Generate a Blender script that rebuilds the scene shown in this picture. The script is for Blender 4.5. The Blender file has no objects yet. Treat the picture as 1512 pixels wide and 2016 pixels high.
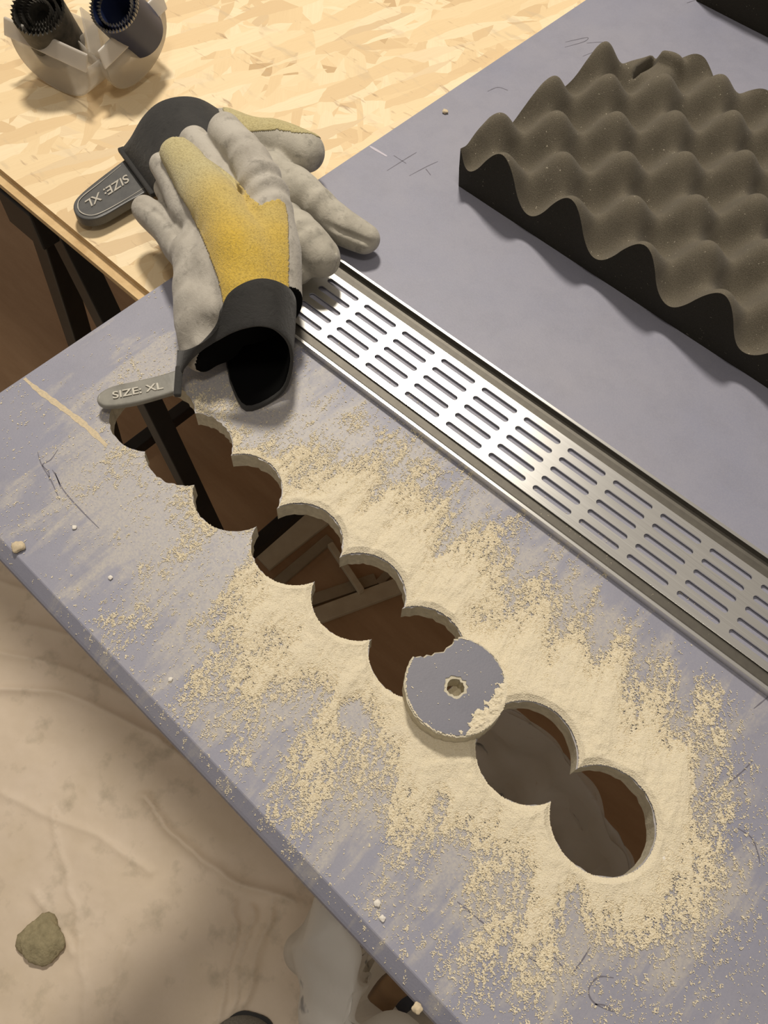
import bpy, bmesh, math, random
import numpy as np
from mathutils import Vector, Matrix
from mathutils.geometry import tessellate_polygon

random.seed(7); RNG = np.random.default_rng(11)
COL = bpy.context.scene.collection
PI = math.pi
# ---------------------------------------------------------------- frame of the place
# Everything is laid out in "board units": x along the front edge of the sheet, y across it, z up, origin at its corner.
P = 0.039                      # one unit in metres (slot pitch of the aluminium grille)
ZB = 0.745                     # height of the sheet's face over the floor, metres
FL = -ZB / P                   # floor level in board units
T = 0.38                       # sheet thickness
CW = np.array([11.20984165, -0.57842248, 12.75599615])
RW = np.array([[0.73073482, 0.68133741, 0.04249662], [0.61328554, -0.62785751, -0.47924502], [-0.29984574, 0.37626359, -0.87665172]])
FPX = 1630.0
def W(px, py, z=0.0):          # the point at height z that the photograph shows at a pixel
    d = RW.T @ np.array([(px - 756) / FPX, (py - 1008) / FPX, 1.0])
    return CW + (z - CW[2]) / d[2] * d
def PX(pts):                   # board units -> photograph pixel, vectorised
    c = (np.asarray(pts) - CW) @ RW.T
    return np.c_[756 + FPX * c[:, 0] / c[:, 2], 1008 + FPX * c[:, 1] / c[:, 2]]
def M(v):                      # board units -> metres
    v = np.asarray(v, float)
    return v * P + np.array([0, 0, ZB])

# ---------------------------------------------------------------- numpy noise
def _hash(ix, iy, s):
    h = (ix.astype(np.int64) * 374761393 + iy.astype(np.int64) * 668265263 + s * 974634521) & 0xffffffff
    h = ((h ^ (h >> 13)) * 1274126177) & 0xffffffff
    h = h ^ (h >> 16)
    return (h & 0xffffff) / float(0xffffff)
def vnoise(x, y, s=0):
    x = np.asarray(x, float); y = np.asarray(y, float)
    ix = np.floor(x); iy = np.floor(y); fx = x - ix; fy = y - iy
    fx = fx * fx * (3 - 2 * fx); fy = fy * fy * (3 - 2 * fy)
    a = _hash(ix, iy, s); b = _hash(ix + 1, iy, s); c = _hash(ix, iy + 1, s); d = _hash(ix + 1, iy + 1, s)
    return (a * (1 - fx) + b * fx) * (1 - fy) + (c * (1 - fx) + d * fx) * fy
def fbm(x, y, s=0, o=4):
    t = 0; a = .5; n = 0
    for k in range(o):
        t = t + a * vnoise(x * 2 ** k, y * 2 ** k, s + k * 17); n += a; a *= .5
    return t / n
def sstep(a, b, x):
    t = np.clip((x - a) / (b - a), 0, 1); return t * t * (3 - 2 * t)
def polydist(X, Y, pl):        # distance to a polyline
    d = np.full(np.shape(X), 1e9)
    for (a, b) in zip(pl[:-1], pl[1:]):
        ax, ay = a[0], a[1]; bx, by = b[0] - ax, b[1] - ay
        t = np.clip(((X - ax) * bx + (Y - ay) * by) / max(bx * bx + by * by, 1e-12), 0, 1)
        d = np.minimum(d, np.hypot(X - ax - t * bx, Y - ay - t * by))
    return d

# ---------------------------------------------------------------- object helpers
def tag(o, label=None, cat=None, group=None, kind=None):
    if label: o['label'] = label
    if cat: o['category'] = cat
    if group: o['group'] = group
    if kind: o['kind'] = kind
    return o
def empty(name, at, label, cat, group=None):
    o = bpy.data.objects.new(name, None); COL.objects.link(o)
    o.location = M(at); o.empty_display_size = .02
    return tag(o, label, cat, group)
def adopt(o, parent):
    if parent is not None:
        par = parent; loc = Vector((0, 0, 0))
        while par is not None:
            loc += par.location; par = par.parent
        o.parent = parent; o.location = o.location - loc
def mesh(name, verts, faces, mat, parent=None, smooth=False, origin=None, units=True, fmat=None, sharp=None):
    v = M(verts) if units else np.asarray(verts, float)
    if origin is None:
        og = np.array([(v[:, 0].min() + v[:, 0].max()) / 2, (v[:, 1].min() + v[:, 1].max()) / 2, v[:, 2].min()])
    else:
        og = M(origin)
    me = bpy.data.meshes.new(name)
    fa = faces
    me.from_pydata([tuple(r) for r in (v - og)], [], [tuple(int(i) for i in f) for f in fa])
    for m in (mat if isinstance(mat, (list, tuple)) else [mat]): me.materials.append(m)
    if fmat is not None: me.polygons.foreach_set('material_index', np.asarray(fmat, np.int32))
    if smooth: me.polygons.foreach_set('use_smooth', np.ones(len(me.polygons), bool))
    me.update()
    if sharp and smooth:
        try: me.set_sharp_from_angle(angle=math.radians(sharp))
        except Exception: pass
    o = bpy.data.objects.new(name, me); COL.objects.link(o)
    o.location = og
    adopt(o, parent)
    return o
def fast_mesh(name, verts, quads, mat, parent=None, smooth=True, origin=None):
    v = M(verts)
    og = np.array([(v[:, 0].min() + v[:, 0].max()) / 2, (v[:, 1].min() + v[:, 1].max()) / 2, v[:, 2].min()]) if origin is None else M(origin)
    v = (v - og).astype(np.float32); q = np.asarray(quads, np.int32)
    me = bpy.data.meshes.new(name)
    me.vertices.add(len(v)); me.vertices.foreach_set('co', v.ravel())
    k = q.shape[1]
    me.loops.add(q.size); me.loops.foreach_set('vertex_index', q.ravel())
    me.polygons.add(len(q)); me.polygons.foreach_set('loop_start', np.arange(0, q.size, k, dtype=np.int32))
    me.polygons.foreach_set('loop_total', np.full(len(q), k, np.int32))
    me.polygons.foreach_set('use_smooth', np.full(len(q), smooth, bool))
    for m in (mat if isinstance(mat, (list, tuple)) else [mat]): me.materials.append(m)
    me.update(calc_edges=True); me.validate()
    o = bpy.data.objects.new(name, me); COL.objects.link(o); o.location = og
    adopt(o, parent)
    return o
def copy_tree(o, parent=None):
    c = o.copy(); COL.objects.link(c)
    if parent is not None: c.parent = parent
    for ch in list(o.children): copy_tree(ch, c)
    return c
class MB:                       # collects shapes (board units) and links them as one mesh
    def __init__(s): s.v = []; s.f = []; s.m = []
    def add(s, v, f, m=0):
        n = len(s.v); s.v += [tuple(map(float, a)) for a in v]; s.f += [tuple(i + n for i in q) for q in f]; s.m += [m] * len(f); return s
    def box(s, lo, hi, m=0):
        (a, b, c), (d, e, g) = lo, hi
        return s.add([(a, b, c), (d, b, c), (d, e, c), (a, e, c), (a, b, g), (d, b, g), (d, e, g), (a, e, g)],
                     [(3, 2, 1, 0), (4, 5, 6, 7), (0, 1, 5, 4), (1, 2, 6, 5), (2, 3, 7, 6), (3, 0, 4, 7)], m)
    def bar(s, a, b, w, h, up=(0, 0, 1), m=0):
        a = Vector(a); b = Vector(b); d = (b - a).normalized(); u = Vector(up)
        sd = d.cross(u).normalized(); u = sd.cross(d).normalized()
        v = [p + sd * i * w / 2 + u * j * h / 2 for p in (a, b) for (i, j) in ((-1, -1), (1, -1), (1, 1), (-1, 1))]
        return s.add(v, [(0, 1, 2, 3), (7, 6, 5, 4), (0, 4, 5, 1), (1, 5, 6, 2), (2, 6, 7, 3), (3, 7, 4, 0)], m)
    def lathe(s, prof, c, axis, n=40, m=0, close=False):
        ax = Vector(axis).normalized(); t = ax.orthogonal().normalized(); b = ax.cross(t); c = Vector(c)
        v = []
        for (r, z) in prof:
            for k in range(n):
                a = 2 * PI * k / n; v.append(c + ax * z + (t * math.cos(a) + b * math.sin(a)) * r)
        f = []
        R = len(prof)
        for i in range(R if close else R - 1):
            j = (i + 1) % R
            for k in range(n):
                f.append((i * n + k, i * n + (k + 1) % n, j * n + (k + 1) % n, j * n + k))
        return s.add(v, f, m)
    def build(s, name, mat, parent=None, smooth=False, sharp=None, origin=None, bevel=0):
        o = mesh(name, s.v, s.f, mat, parent, smooth, origin, fmat=s.m, sharp=sharp)
        if bevel:
            b = o.modifiers.new('bevel', 'BEVEL'); b.width = bevel * P; b.segments = 2; b.limit_method = 'ANGLE'
        return o
def ribbon(pts, w, z=.004, closed=False):   # flat ribbon along a polyline of board (x, y) points
    pts = [Vector((p[0], p[1])) for p in pts]; v = []; f = []
    for i, p in enumerate(pts):
        a = pts[max(i - 1, 0)]; b = pts[min(i + 1, len(pts) - 1)]; d = (b - a)
        n = Vector((-d.y, d.x)).normalized() if d.length > 0 else Vector((0, 1))
        ww = w * (0.35 + .65 * min(1, 3 * min(i, len(pts) - 1 - i) / max(1, len(pts) - 1) + .3)) * random.uniform(.75, 1.2)
        v += [(p.x + n.x * ww / 2, p.y + n.y * ww / 2, z), (p.x - n.x * ww / 2, p.y - n.y * ww / 2, z)]
    for i in range(len(pts) - 1): f.append((2 * i, 2 * i + 1, 2 * i + 3, 2 * i + 2))
    return v, f
def smooth_line(pts, n=6):      # Catmull-Rom
    pts = [np.array(p, float) for p in pts]; out = []
    for i in range(len(pts) - 1):
        p0 = pts[max(i - 1, 0)]; p1 = pts[i]; p2 = pts[i + 1]; p3 = pts[min(i + 2, len(pts) - 1)]
        for k in range(n):
            t = k / n
            out.append(.5 * ((2 * p1) + (-p0 + p2) * t + (2 * p0 - 5 * p1 + 4 * p2 - p3) * t * t + (-p0 + 3 * p1 - 3 * p2 + p3) * t ** 3))
    out.append(pts[-1]); return out

# ---------------------------------------------------------------- materials
def srgb(r, g, b):
    f = lambda c: (c / 255 / 12.92) if c / 255 <= .04045 else ((c / 255 + .055) / 1.055) ** 2.4
    return (f(r), f(g), f(b), 1)
class NT:
    def __init__(s, name):
        s.m = bpy.data.materials.new(name); s.m.use_nodes = True; s.t = s.m.node_tree; s.n = s.t.nodes; s.l = s.t.links
        s.n.clear(); s.out = s.n.new('ShaderNodeOutputMaterial'); s.b = s.n.new('ShaderNodeBsdfPrincipled')
        s.l.new(s.b.outputs[0], s.out.inputs[0]); s.tc = None
    def coord(s):
        if not s.tc: s.tc = s.n.new('ShaderNodeNewGeometry')
        return s.tc.outputs['Position']
    def obj(s):
        t = s.n.new('ShaderNodeTexCoord'); return t.outputs['Object']
    def put(s, sock, v):
        if hasattr(v, 'is_output') or isinstance(v, bpy.types.NodeSocket): s.l.new(v, sock)
        else: sock.default_value = v
    def mapping(s, vec, loc=(0, 0, 0), rot=(0, 0, 0), sc=(1, 1, 1)):
        n = s.n.new('ShaderNodeMapping'); s.l.new(vec, n.inputs[0]); n.inputs[1].default_value = loc; n.inputs[2].default_value = rot; n.inputs[3].default_value = sc
        return n.outputs[0]
    def noise(s, vec, scale, detail=4, rough=.55, dist=0, out=0):
        n = s.n.new('ShaderNodeTexNoise'); s.l.new(vec, n.inputs['Vector']); n.inputs['Scale'].default_value = scale
        n.inputs['Detail'].default_value = detail; n.inputs['Roughness'].default_value = rough; n.inputs['Distortion'].default_value = dist
        return n.outputs[out]
    def voro(s, vec, scale, out='Color', feat='F1'):
        n = s.n.new('ShaderNodeTexVoronoi'); n.feature = feat; s.l.new(vec, n.inputs['Vector']); n.inputs['Scale'].default_value = scale
        return n.outputs[out]
    def ramp(s, fac, stops, interp='LINEAR'):
        n = s.n.new('ShaderNodeValToRGB'); s.l.new(fac, n.inputs[0]); cr = n.color_ramp; cr.interpolation = interp
        while len(cr.elements) < len(stops): cr.elements.new(.5)
        for e, (p, c) in zip(cr.elements, stops):
            e.position = p; e.color = c if hasattr(c, '__len__') else (c, c, c, 1)
        return n.outputs[0]
    def mix(s, fac, a, b, mode='MIX'):
        n = s.n.new('ShaderNodeMix'); n.data_type = 'RGBA'; n.blend_type = mode
        s.put(n.inputs[0], fac); s.put(n.inputs[6], a); s.put(n.inputs[7], b); return n.outputs[2]
    def math(s, op, a, b=0.0, c=0.0):
        n = s.n.new('ShaderNodeMath'); n.operation = op; s.put(n.inputs[0], a); s.put(n.inputs[1], b); s.put(n.inputs[2], c); return n.outputs[0]
    def sep(s, v):
        n = s.n.new('ShaderNodeSeparateXYZ'); s.l.new(v, n.inputs[0]); return n.outputs
    def bump(s, h, strength=.3, dist=.001, normal=None):
        n = s.n.new('ShaderNodeBump'); s.l.new(h, n.inputs['Height']); n.inputs['Strength'].default_value = strength; n.inputs['Distance'].default_value = dist
        if normal: s.l.new(normal, n.inputs['Normal'])
        s.l.new(n.outputs[0], s.b.inputs['Normal']); return n.outputs[0]
    def set(s, **k):
        for a, v in k.items(): s.put(s.b.inputs[a.replace('_', ' ')], v)
        return s.m
def simple(name, col, rough=.6, metal=0, noise=None, bump=None, spec=.5):
    m = NT(name); c = col
    if noise:
        f = m.noise(m.coord(), noise[0], 5); c = m.mix(m.ramp(f, [(.3, 0), (.7, 1)]), col, noise[1])
    m.set(Base_Color=c, Roughness=rough, Metallic=metal); m.b.inputs['Specular IOR Level'].default_value = spec
    if bump: m.bump(m.noise(m.coord(), bump[0], 6, .6), bump[1], bump[2])
    return m.m

DUSTC = srgb(228, 214, 182)
# paper face of the sheet
def paper_mat(name, dusty=True, k=1.0):
    m = NT(name); co = m.coord()
    big = m.noise(co, 9, 5, .6); mid = m.noise(co, 45, 6, .65); fine = m.noise(co, 900, 3, .6)
    c = m.mix(m.ramp(big, [(.3, 0), (.7, 1)]), srgb(137, 138, 155), srgb(147, 146, 158))
    c = m.mix(m.math('MULTIPLY', m.ramp(mid, [(.45, 0), (.75, 1)]), .35), c, srgb(124, 124, 137))
    c = m.mix(m.math('MULTIPLY', m.ramp(fine, [(.35, 0), (.7, 1)]), .18), c, srgb(166, 164, 171))
    if dusty:
        # rubbed-in plaster dust: smears that fan across the sheet around the cut
        x, y, z = m.sep(co)[:3]
        dx = m.math('SUBTRACT', m.math('ABSOLUTE', m.math('SUBTRACT', x, 7.8 * P)), 3.9 * P)
        dx = m.math('MAXIMUM', dx, 0.0); dy = m.math('SUBTRACT', y, 3.4 * P)
        d = m.math('SQRT', m.math('ADD', m.math('MULTIPLY', dx, dx), m.math('MULTIPLY', dy, dy)))
        reach = m.math('SUBTRACT', 1.0, m.math('DIVIDE', d, 4.6 * P))
        st = m.noise(m.mapping(co, rot=(0, 0, -.35), sc=(42, 7, 1)), 1.6, 6, .62, .6)
        bl = m.noise(co, 28, 6, .7)
        f = m.math('ADD', m.math('MULTIPLY', reach, .62), m.math('ADD', m.math('MULTIPLY', st, .8), m.math('MULTIPLY', bl, .55)))
        f = m.ramp(f, [(.86, 0), (1.0, 1)])
        f = m.math('MULTIPLY', f, .55)
        gr = m.ramp(m.noise(co, 700, 2, .6), [(.3, .35), (.6, 1)])
        f = m.math('MULTIPLY', f, gr)
        c = m.mix(f, c, srgb(196, 188, 172))
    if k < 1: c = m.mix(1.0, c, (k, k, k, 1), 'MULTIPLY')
    m.set(Base_Color=c, Roughness=.5); m.b.inputs['Specular IOR Level'].default_value = .5
    m.bump(m.math('ADD', fine, m.math('MULTIPLY', mid, .6)), .12, .0006)
    return m.m
PAPER = paper_mat('lavender_paper')
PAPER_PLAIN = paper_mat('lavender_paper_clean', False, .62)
GYPSUM = simple('gypsum_core', srgb(214, 206, 184), .95, noise=(220, srgb(188, 180, 160)), bump=(900, .5, .001), spec=.1)
def dust_mat():
    m = NT('plaster_dust'); co = m.coord()
    f = m.noise(co, 1500, 3, .7); g = m.noise(co, 60, 5, .6); s = m.noise(co, 420, 2, .5)
    c = m.mix(m.ramp(f, [(.3, 0), (.75, 1)]), srgb(212, 200, 172), srgb(236, 226, 203))
    c = m.mix(m.math('MULTIPLY', m.ramp(g, [(.5, 0), (.8, 1)]), .3), c, srgb(215, 205, 188))
    c = m.mix(m.math('MULTIPLY', m.ramp(s, [(.7, 0), (.76, 1)]), .4), c, srgb(150, 132, 104))
    m.set(Base_Color=c, Roughness=1.0); m.b.inputs['Specular IOR Level'].default_value = .05
    m.bump(m.math('ADD', f, m.math('MULTIPLY', s, .6)), .35, .0008)
    return m.m
DUST = dust_mat()
def osb_mat():
    m = NT('oriented_strand_wood'); co = m.coord(); c = None
    lays = [(.5, 0.0), (1.25, 3.1), (-.35, 7.7), (2.3, 12.9), (.85, 21.0), (1.8, 33.0)]
    warp = m.n.new('ShaderNodeVectorMath'); warp.operation = 'ADD'
    nz = m.n.new('ShaderNodeVectorMath'); nz.operation = 'SCALE'; m.l.new(m.noise(co, 22, 3, .6, 0, 1), nz.inputs[0]); nz.inputs['Scale'].default_value = .012
    m.l.new(co, warp.inputs[0]); m.l.new(nz.outputs[0], warp.inputs[1]); cw = warp.outputs[0]
    hsum = None
    for i, (a, off) in enumerate(lays):
        v = m.mapping(m.mapping(cw, rot=(0, 0, a)), loc=(off, off * .7, 0), sc=(14, 62, .001))
        col = m.voro(v, 1.0); ed = m.voro(v, 1.0, 'Distance')
        ch = m.sep(col)
        tone = m.ramp(ch[0], [(0, srgb(218, 190, 148)), (.3, srgb(232, 207, 164)), (.6, srgb(238, 216, 176)), (.9, srgb(243, 224, 188)), (1, srgb(200, 170, 128))])
        grain = m.noise(m.mapping(m.mapping(co, rot=(0, 0, a)), sc=(30, 700, 1)), 1.0, 4, .6)
        tone = m.mix(m.math('MULTIPLY', m.ramp(grain, [(.35, 0), (.75, 1)]), .22), tone, srgb(214, 182, 136))
        keep = m.math('GREATER_THAN', ch[1], .48)
        if c is None: c = tone; hsum = ch[2]
        else:
            c = m.mix(keep, c, tone); hsum = m.mix(keep, hsum, ch[2])
    dk = m.noise(m.mapping(cw, rot=(0, 0, .6), sc=(26, 110, 1)), 1.0, 3, .6)
    c = m.mix(m.math('MULTIPLY', m.ramp(dk, [(.64, 0), (.74, 1)]), .6), c, srgb(150, 122, 98))
    pale = m.noise(m.mapping(cw, rot=(0, 0, 1.1), sc=(20, 60, 1)), 1.0, 3, .5)
    c = m.mix(m.math('MULTIPLY', m.ramp(pale, [(.6, 0), (.7, 1)]), .4), c, srgb(196, 178, 150))
    m.set(Base_Color=c, Roughness=.6); m.b.inputs['Specular IOR Level'].default_value = .3
    m.bump(hsum, .25, .0012)
    return m.m
OSB = osb_mat()
OSBEDGE = simple('strand_wood_edge', srgb(222, 192, 144), .8, noise=(60, srgb(196, 164, 116)), bump=(300, .4, .0015))
def alu_mat():
    m = NT('brushed_aluminium'); co = m.coord()
    tg = m.n.new('ShaderNodeTangent'); tg.direction_type = 'UV_MAP'; tg.uv_map = 'brush'
    sp = m.noise(co, 260, 3, .6); st = m.noise(m.mapping(co, sc=(6, 1600, 6)), 1.0, 3, .6)
    m.set(Base_Color=(.78, .77, .74, 1), Metallic=1.0, Anisotropic=.6, Anisotropic_Rotation=.25)
    m.put(m.b.inputs['Roughness'], m.math('ADD', .27, m.math('MULTIPLY', st, .12)))
    m.l.new(tg.outputs[0], m.b.inputs['Tangent'])
    return m.m
ALU = alu_mat()
ALU_SHADED = simple('shaded_aluminium', (.13, .12, .10, 1), .5, .6, noise=(200, (.11, .10, .085, 1)))  # same aluminium as the plate, with the channels' shade put into its colour
def foam_mat(name, ca, cb, k):
    m = NT(name); co = m.coord()
    f = m.noise(co, 1400, 3, .7); g = m.noise(co, 50, 4, .6); w = m.noise(co, 520, 1, .5); w2 = m.noise(co, 70, 3, .6)
    c = m.mix(m.ramp(f, [(.3, 0), (.75, 1)]), ca, cb)
    c = m.mix(m.math('MULTIPLY', g, .3), c, ca)
    spk = m.math('MULTIPLY', m.ramp(w, [(.735, 0), (.76, 1)]), m.ramp(w2, [(.42, 0), (.6, 1)]))
    c = m.mix(m.math('MULTIPLY', spk, k), c, srgb(205, 195, 175))
    m.set(Base_Color=c, Roughness=1.0); m.b.inputs['Specular IOR Level'].default_value = .1
    m.b.inputs['Sheen Weight'].default_value = .08; m.b.inputs['Sheen Roughness'].default_value = .5
    m.bump(f, .5, .0012)
    return m.m
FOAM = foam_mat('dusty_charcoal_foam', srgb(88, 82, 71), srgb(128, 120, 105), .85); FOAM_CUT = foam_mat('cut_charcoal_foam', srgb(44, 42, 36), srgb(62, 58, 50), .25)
def leather_mat(name, light, dirt, dark, amount=.5, sc=1):
    m = NT(name); co = m.coord()
    g = m.noise(co, 34 * sc, 6, .65); f = m.noise(co, 900, 4, .6); p = m.noise(co, 90 * sc, 5, .65)
    c = m.mix(m.math('MULTIPLY', m.ramp(g, [(.42, 0), (.7, 1)]), amount), light, dirt)
    c = m.mix(m.math('MULTIPLY', m.ramp(p, [(.55, 0), (.78, 1)]), amount), c, dark)
    c = m.mix(m.math('MULTIPLY', f, .12), c, dark)
    m.set(Base_Color=c, Roughness=.8); m.b.inputs['Specular IOR Level'].default_value = .25
    m.b.inputs['Sheen Weight'].default_value = .15
    wr = m.noise(m.mapping(co, sc=(1, 1, 1)), 130, 5, .6, 1.2)
    m.bump(m.math('ADD', m.math('MULTIPLY', f, .35), wr), .35, .0016)
    return m.m
LEATHER = leather_mat('pale_grey_leather', srgb(190, 184, 173), srgb(154, 147, 136), srgb(96, 92, 85), .68)
LEATHER_WORN = leather_mat('worn_grey_leather', srgb(190, 184, 170), srgb(146, 140, 128), srgb(80, 78, 73), .75)
def suede_mat():
    m = NT('yellow_suede'); co = m.coord()
    g = m.noise(co, 20, 4, .6); f = m.noise(co, 1000, 3, .7); s = m.noise(co, 640, 4, .7); y = m.noise(co, 11, 2, .5)
    A = M(W(345, 300, 1.6)); B = M(W(520, 545, 1.9)); dv = (B - A) / np.linalg.norm(B - A) ** 2
    dp = m.n.new('ShaderNodeVectorMath'); dp.operation = 'DOT_PRODUCT'; m.l.new(co, dp.inputs[0]); dp.inputs[1].default_value = tuple(dv)
    wr = m.math('ADD', m.math('SUBTRACT', dp.outputs['Value'], float(A @ dv)), m.math('MULTIPLY', m.math('SUBTRACT', y, .5), .8))
    c = m.mix(m.ramp(wr, [(.3, 0), (.85, 1)]), srgb(204, 192, 144), srgb(216, 182, 74))
    c = m.mix(m.math('MULTIPLY', m.ramp(g, [(.45, 0), (.75, 1)]), .5), c, srgb(206, 188, 122))
    c = m.mix(m.math('MULTIPLY', m.ramp(s, [(.44, 0), (.72, 1)]), .55), c, srgb(112, 92, 52))
    c = m.mix(m.math('MULTIPLY', m.ramp(f, [(.5, 0), (.8, 1)]), .3), c, srgb(224, 204, 140))
    m.set(Base_Color=c, Roughness=.95); m.b.inputs['Specular IOR Level'].default_value = .1; m.b.inputs['Sheen Weight'].default_value = .3
    m.bump(m.math('ADD', f, s), .6, .0014)
    return m.m
SUEDE = suede_mat()
BLACKCUFF = leather_mat('black_cuff_fabric', srgb(52, 51, 50), srgb(66, 64, 61), srgb(30, 30, 30), .6)
RUBBER = simple('grey_rubber', srgb(74, 74, 74), .42, noise=(90, srgb(88, 87, 85)), bump=(500, .12, .0006))
RUBBER_SHINY = simple('pale_rubber', srgb(120, 118, 112), .33, noise=(60, srgb(150, 147, 138)), bump=(500, .1, .0005))  # upper glove's tab: paler grey and glossier than the lower one's
LETTER = simple('pale_lettering', srgb(178, 172, 160), .5)
LETTER2 = simple('paler_lettering', srgb(196, 191, 178), .5)
LINING = simple('black_lining', srgb(14, 14, 14), 1.0, spec=.05)
BLACKPAINT = simple('black_painted_steel', srgb(22, 21, 20), .5, noise=(40, srgb(32, 30, 28)))
def floor_mat():
    m = NT('brown_floor'); co = m.coord()
    g = m.noise(m.mapping(co, rot=(0, 0, .5), sc=(1, 6, 1)), 5, 5, .6); f = m.noise(co, 200, 4, .6)
    c = m.mix(m.ramp(g, [(.3, 0), (.7, 1)]), srgb(192, 158, 122), srgb(172, 138, 102))
    c = m.mix(m.math('MULTIPLY', f, .2), c, srgb(120, 90, 64))
    m.set(Base_Color=c, Roughness=.55); return m.m
FLOORM = floor_mat()
def film_mat():
    m = NT('dusty_clear_film'); co = m.coord()
    g = m.noise(co, 8, 6, .65); s = m.noise(co, 26, 4, .6); f = m.noise(co, 250, 4, .6)
    c = m.mix(m.ramp(g, [(.3, 0), (.7, 1)]), srgb(250, 232, 210), srgb(238, 219, 192))
    c = m.mix(m.math('MULTIPLY', m.ramp(s, [(.55, 0), (.75, 1)]), .42), c, srgb(140, 132, 104))
    c = m.mix(m.math('MULTIPLY', f, .15), c, srgb(210, 196, 178))
    m.set(Base_Color=c, Roughness=.55)
    tr = m.n.new('ShaderNodeBsdfTransparent'); mx = m.n.new('ShaderNodeMixShader'); mx.inputs[0].default_value = .86
    m.l.new(tr.outputs[0], mx.inputs[1]); m.l.new(m.b.outputs[0], mx.inputs[2]); m.l.new(mx.outputs[0], m.out.inputs[0])
    m.bump(m.noise(co, 16, 5, .55, .5), .12, .003)
    return m.m
FILM = film_mat()
def bag_mat():
    m = NT('white_polythene'); co = m.coord()
    g = m.noise(co, 14, 4, .6); s = m.noise(co, 22, 4, .6); f = m.noise(co, 60, 5, .6)
    c = m.mix(m.ramp(g, [(.3, 0), (.7, 1)]), srgb(246, 244, 240), srgb(236, 233, 226))
    c = m.mix(m.math('MULTIPLY', m.ramp(s, [(.64, 0), (.7, 1)]), .75), c, srgb(116, 122, 134))
    c = m.mix(m.math('MULTIPLY', m.ramp(f, [(.66, 0), (.76, 1)]), .5), c, srgb(190, 162, 122))
    m.set(Base_Color=c, Roughness=.34)
    tl = m.n.new('ShaderNodeBsdfTranslucent'); m.l.new(c, tl.inputs[0]); mx = m.n.new('ShaderNodeMixShader'); mx.inputs[0].default_value = .6
    m.l.new(m.b.outputs[0], mx.inputs[1]); m.l.new(tl.outputs[0], mx.inputs[2]); m.l.new(mx.outputs[0], m.out.inputs[0])
    m.bump(f, .2, .004)
    return m.m
BAG = bag_mat()
def frost_mat(name='frosted_plastic', op=.42):
    m = NT(name)
    m.set(Base_Color=srgb(232, 226, 218), Roughness=.3)
    tr = m.n.new('ShaderNodeBsdfTransparent'); tr.inputs[0].default_value = (.96, .95, .93, 1)
    tl = m.n.new('ShaderNodeBsdfTranslucent'); tl.inputs[0].default_value = srgb(225, 220, 210)
    m1 = m.n.new('ShaderNodeMixShader'); m1.inputs[0].default_value = .4
    m.l.new(m.b.outputs[0], m1.inputs[1]); m.l.new(tl.outputs[0], m1.inputs[2])
    mx = m.n.new('ShaderNodeMixShader'); mx.inputs[0].default_value = op
    m.l.new(tr.outputs[0], mx.inputs[1]); m.l.new(m1.outputs[0], mx.inputs[2]); m.l.new(mx.outputs[0], m.out.inputs[0])
    return m.m
FROST = frost_mat(); FROST_RIM = frost_mat('frosted_plastic_rim', .8)
SAWBLACK = simple('worn_black_saw_steel', srgb(34, 33, 31), .6, noise=(120, srgb(78, 74, 66)), bump=(300, .3, .001))
SAWBLUE = simple('dark_blue_saw_paint', srgb(30, 40, 72), .4, noise=(60, srgb(38, 46, 76)))
TEETH = simple('bare_saw_teeth', srgb(150, 146, 140), .4, .7)
PENCIL = simple('pencil_graphite', srgb(104, 101, 112), .5)
SCRAPE = simple('scraped_paper_core', srgb(214, 196, 164), .9, noise=(600, srgb(190, 176, 150)))
OFFCUT = simple('dull_offcut', srgb(168, 152, 126), .8, noise=(30, srgb(150, 134, 108)))
OFFCUT_PALE = simple('pale_offcut', srgb(206, 192, 164), .8, noise=(40, srgb(190, 174, 146)))
CEMENT = simple('grey_green_plaster', srgb(176, 164, 130), .95, noise=(120, srgb(146, 136, 106)), bump=(200, .6, .004))
FELT = simple('dark_grey_felt', srgb(92, 88, 80), 1.0, noise=(500, srgb(124, 119, 108)), bump=(700, .5, .002))
SOLE = simple('black_sole', srgb(34, 33, 32), .7)
BROWNWRAP = simple('brown_wrapper', srgb(150, 120, 88), .6, noise=(40, srgb(120, 94, 68)))
BLUEWRAP = simple('dark_blue_wrapper', srgb(60, 66, 82), .5, noise=(40, srgb(80, 84, 96)))
DARKRAG = simple('black_rag', srgb(24, 22, 20), .95)

# ---------------------------------------------------------------- floor
fl = MB().box((-45, -30, FL - 1), (50, 45, FL)).build('floor', FLOORM); tag(fl, kind='structure')
fl['label'] = 'brown wooden floor under the work table'; fl['category'] = 'floor'

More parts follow.
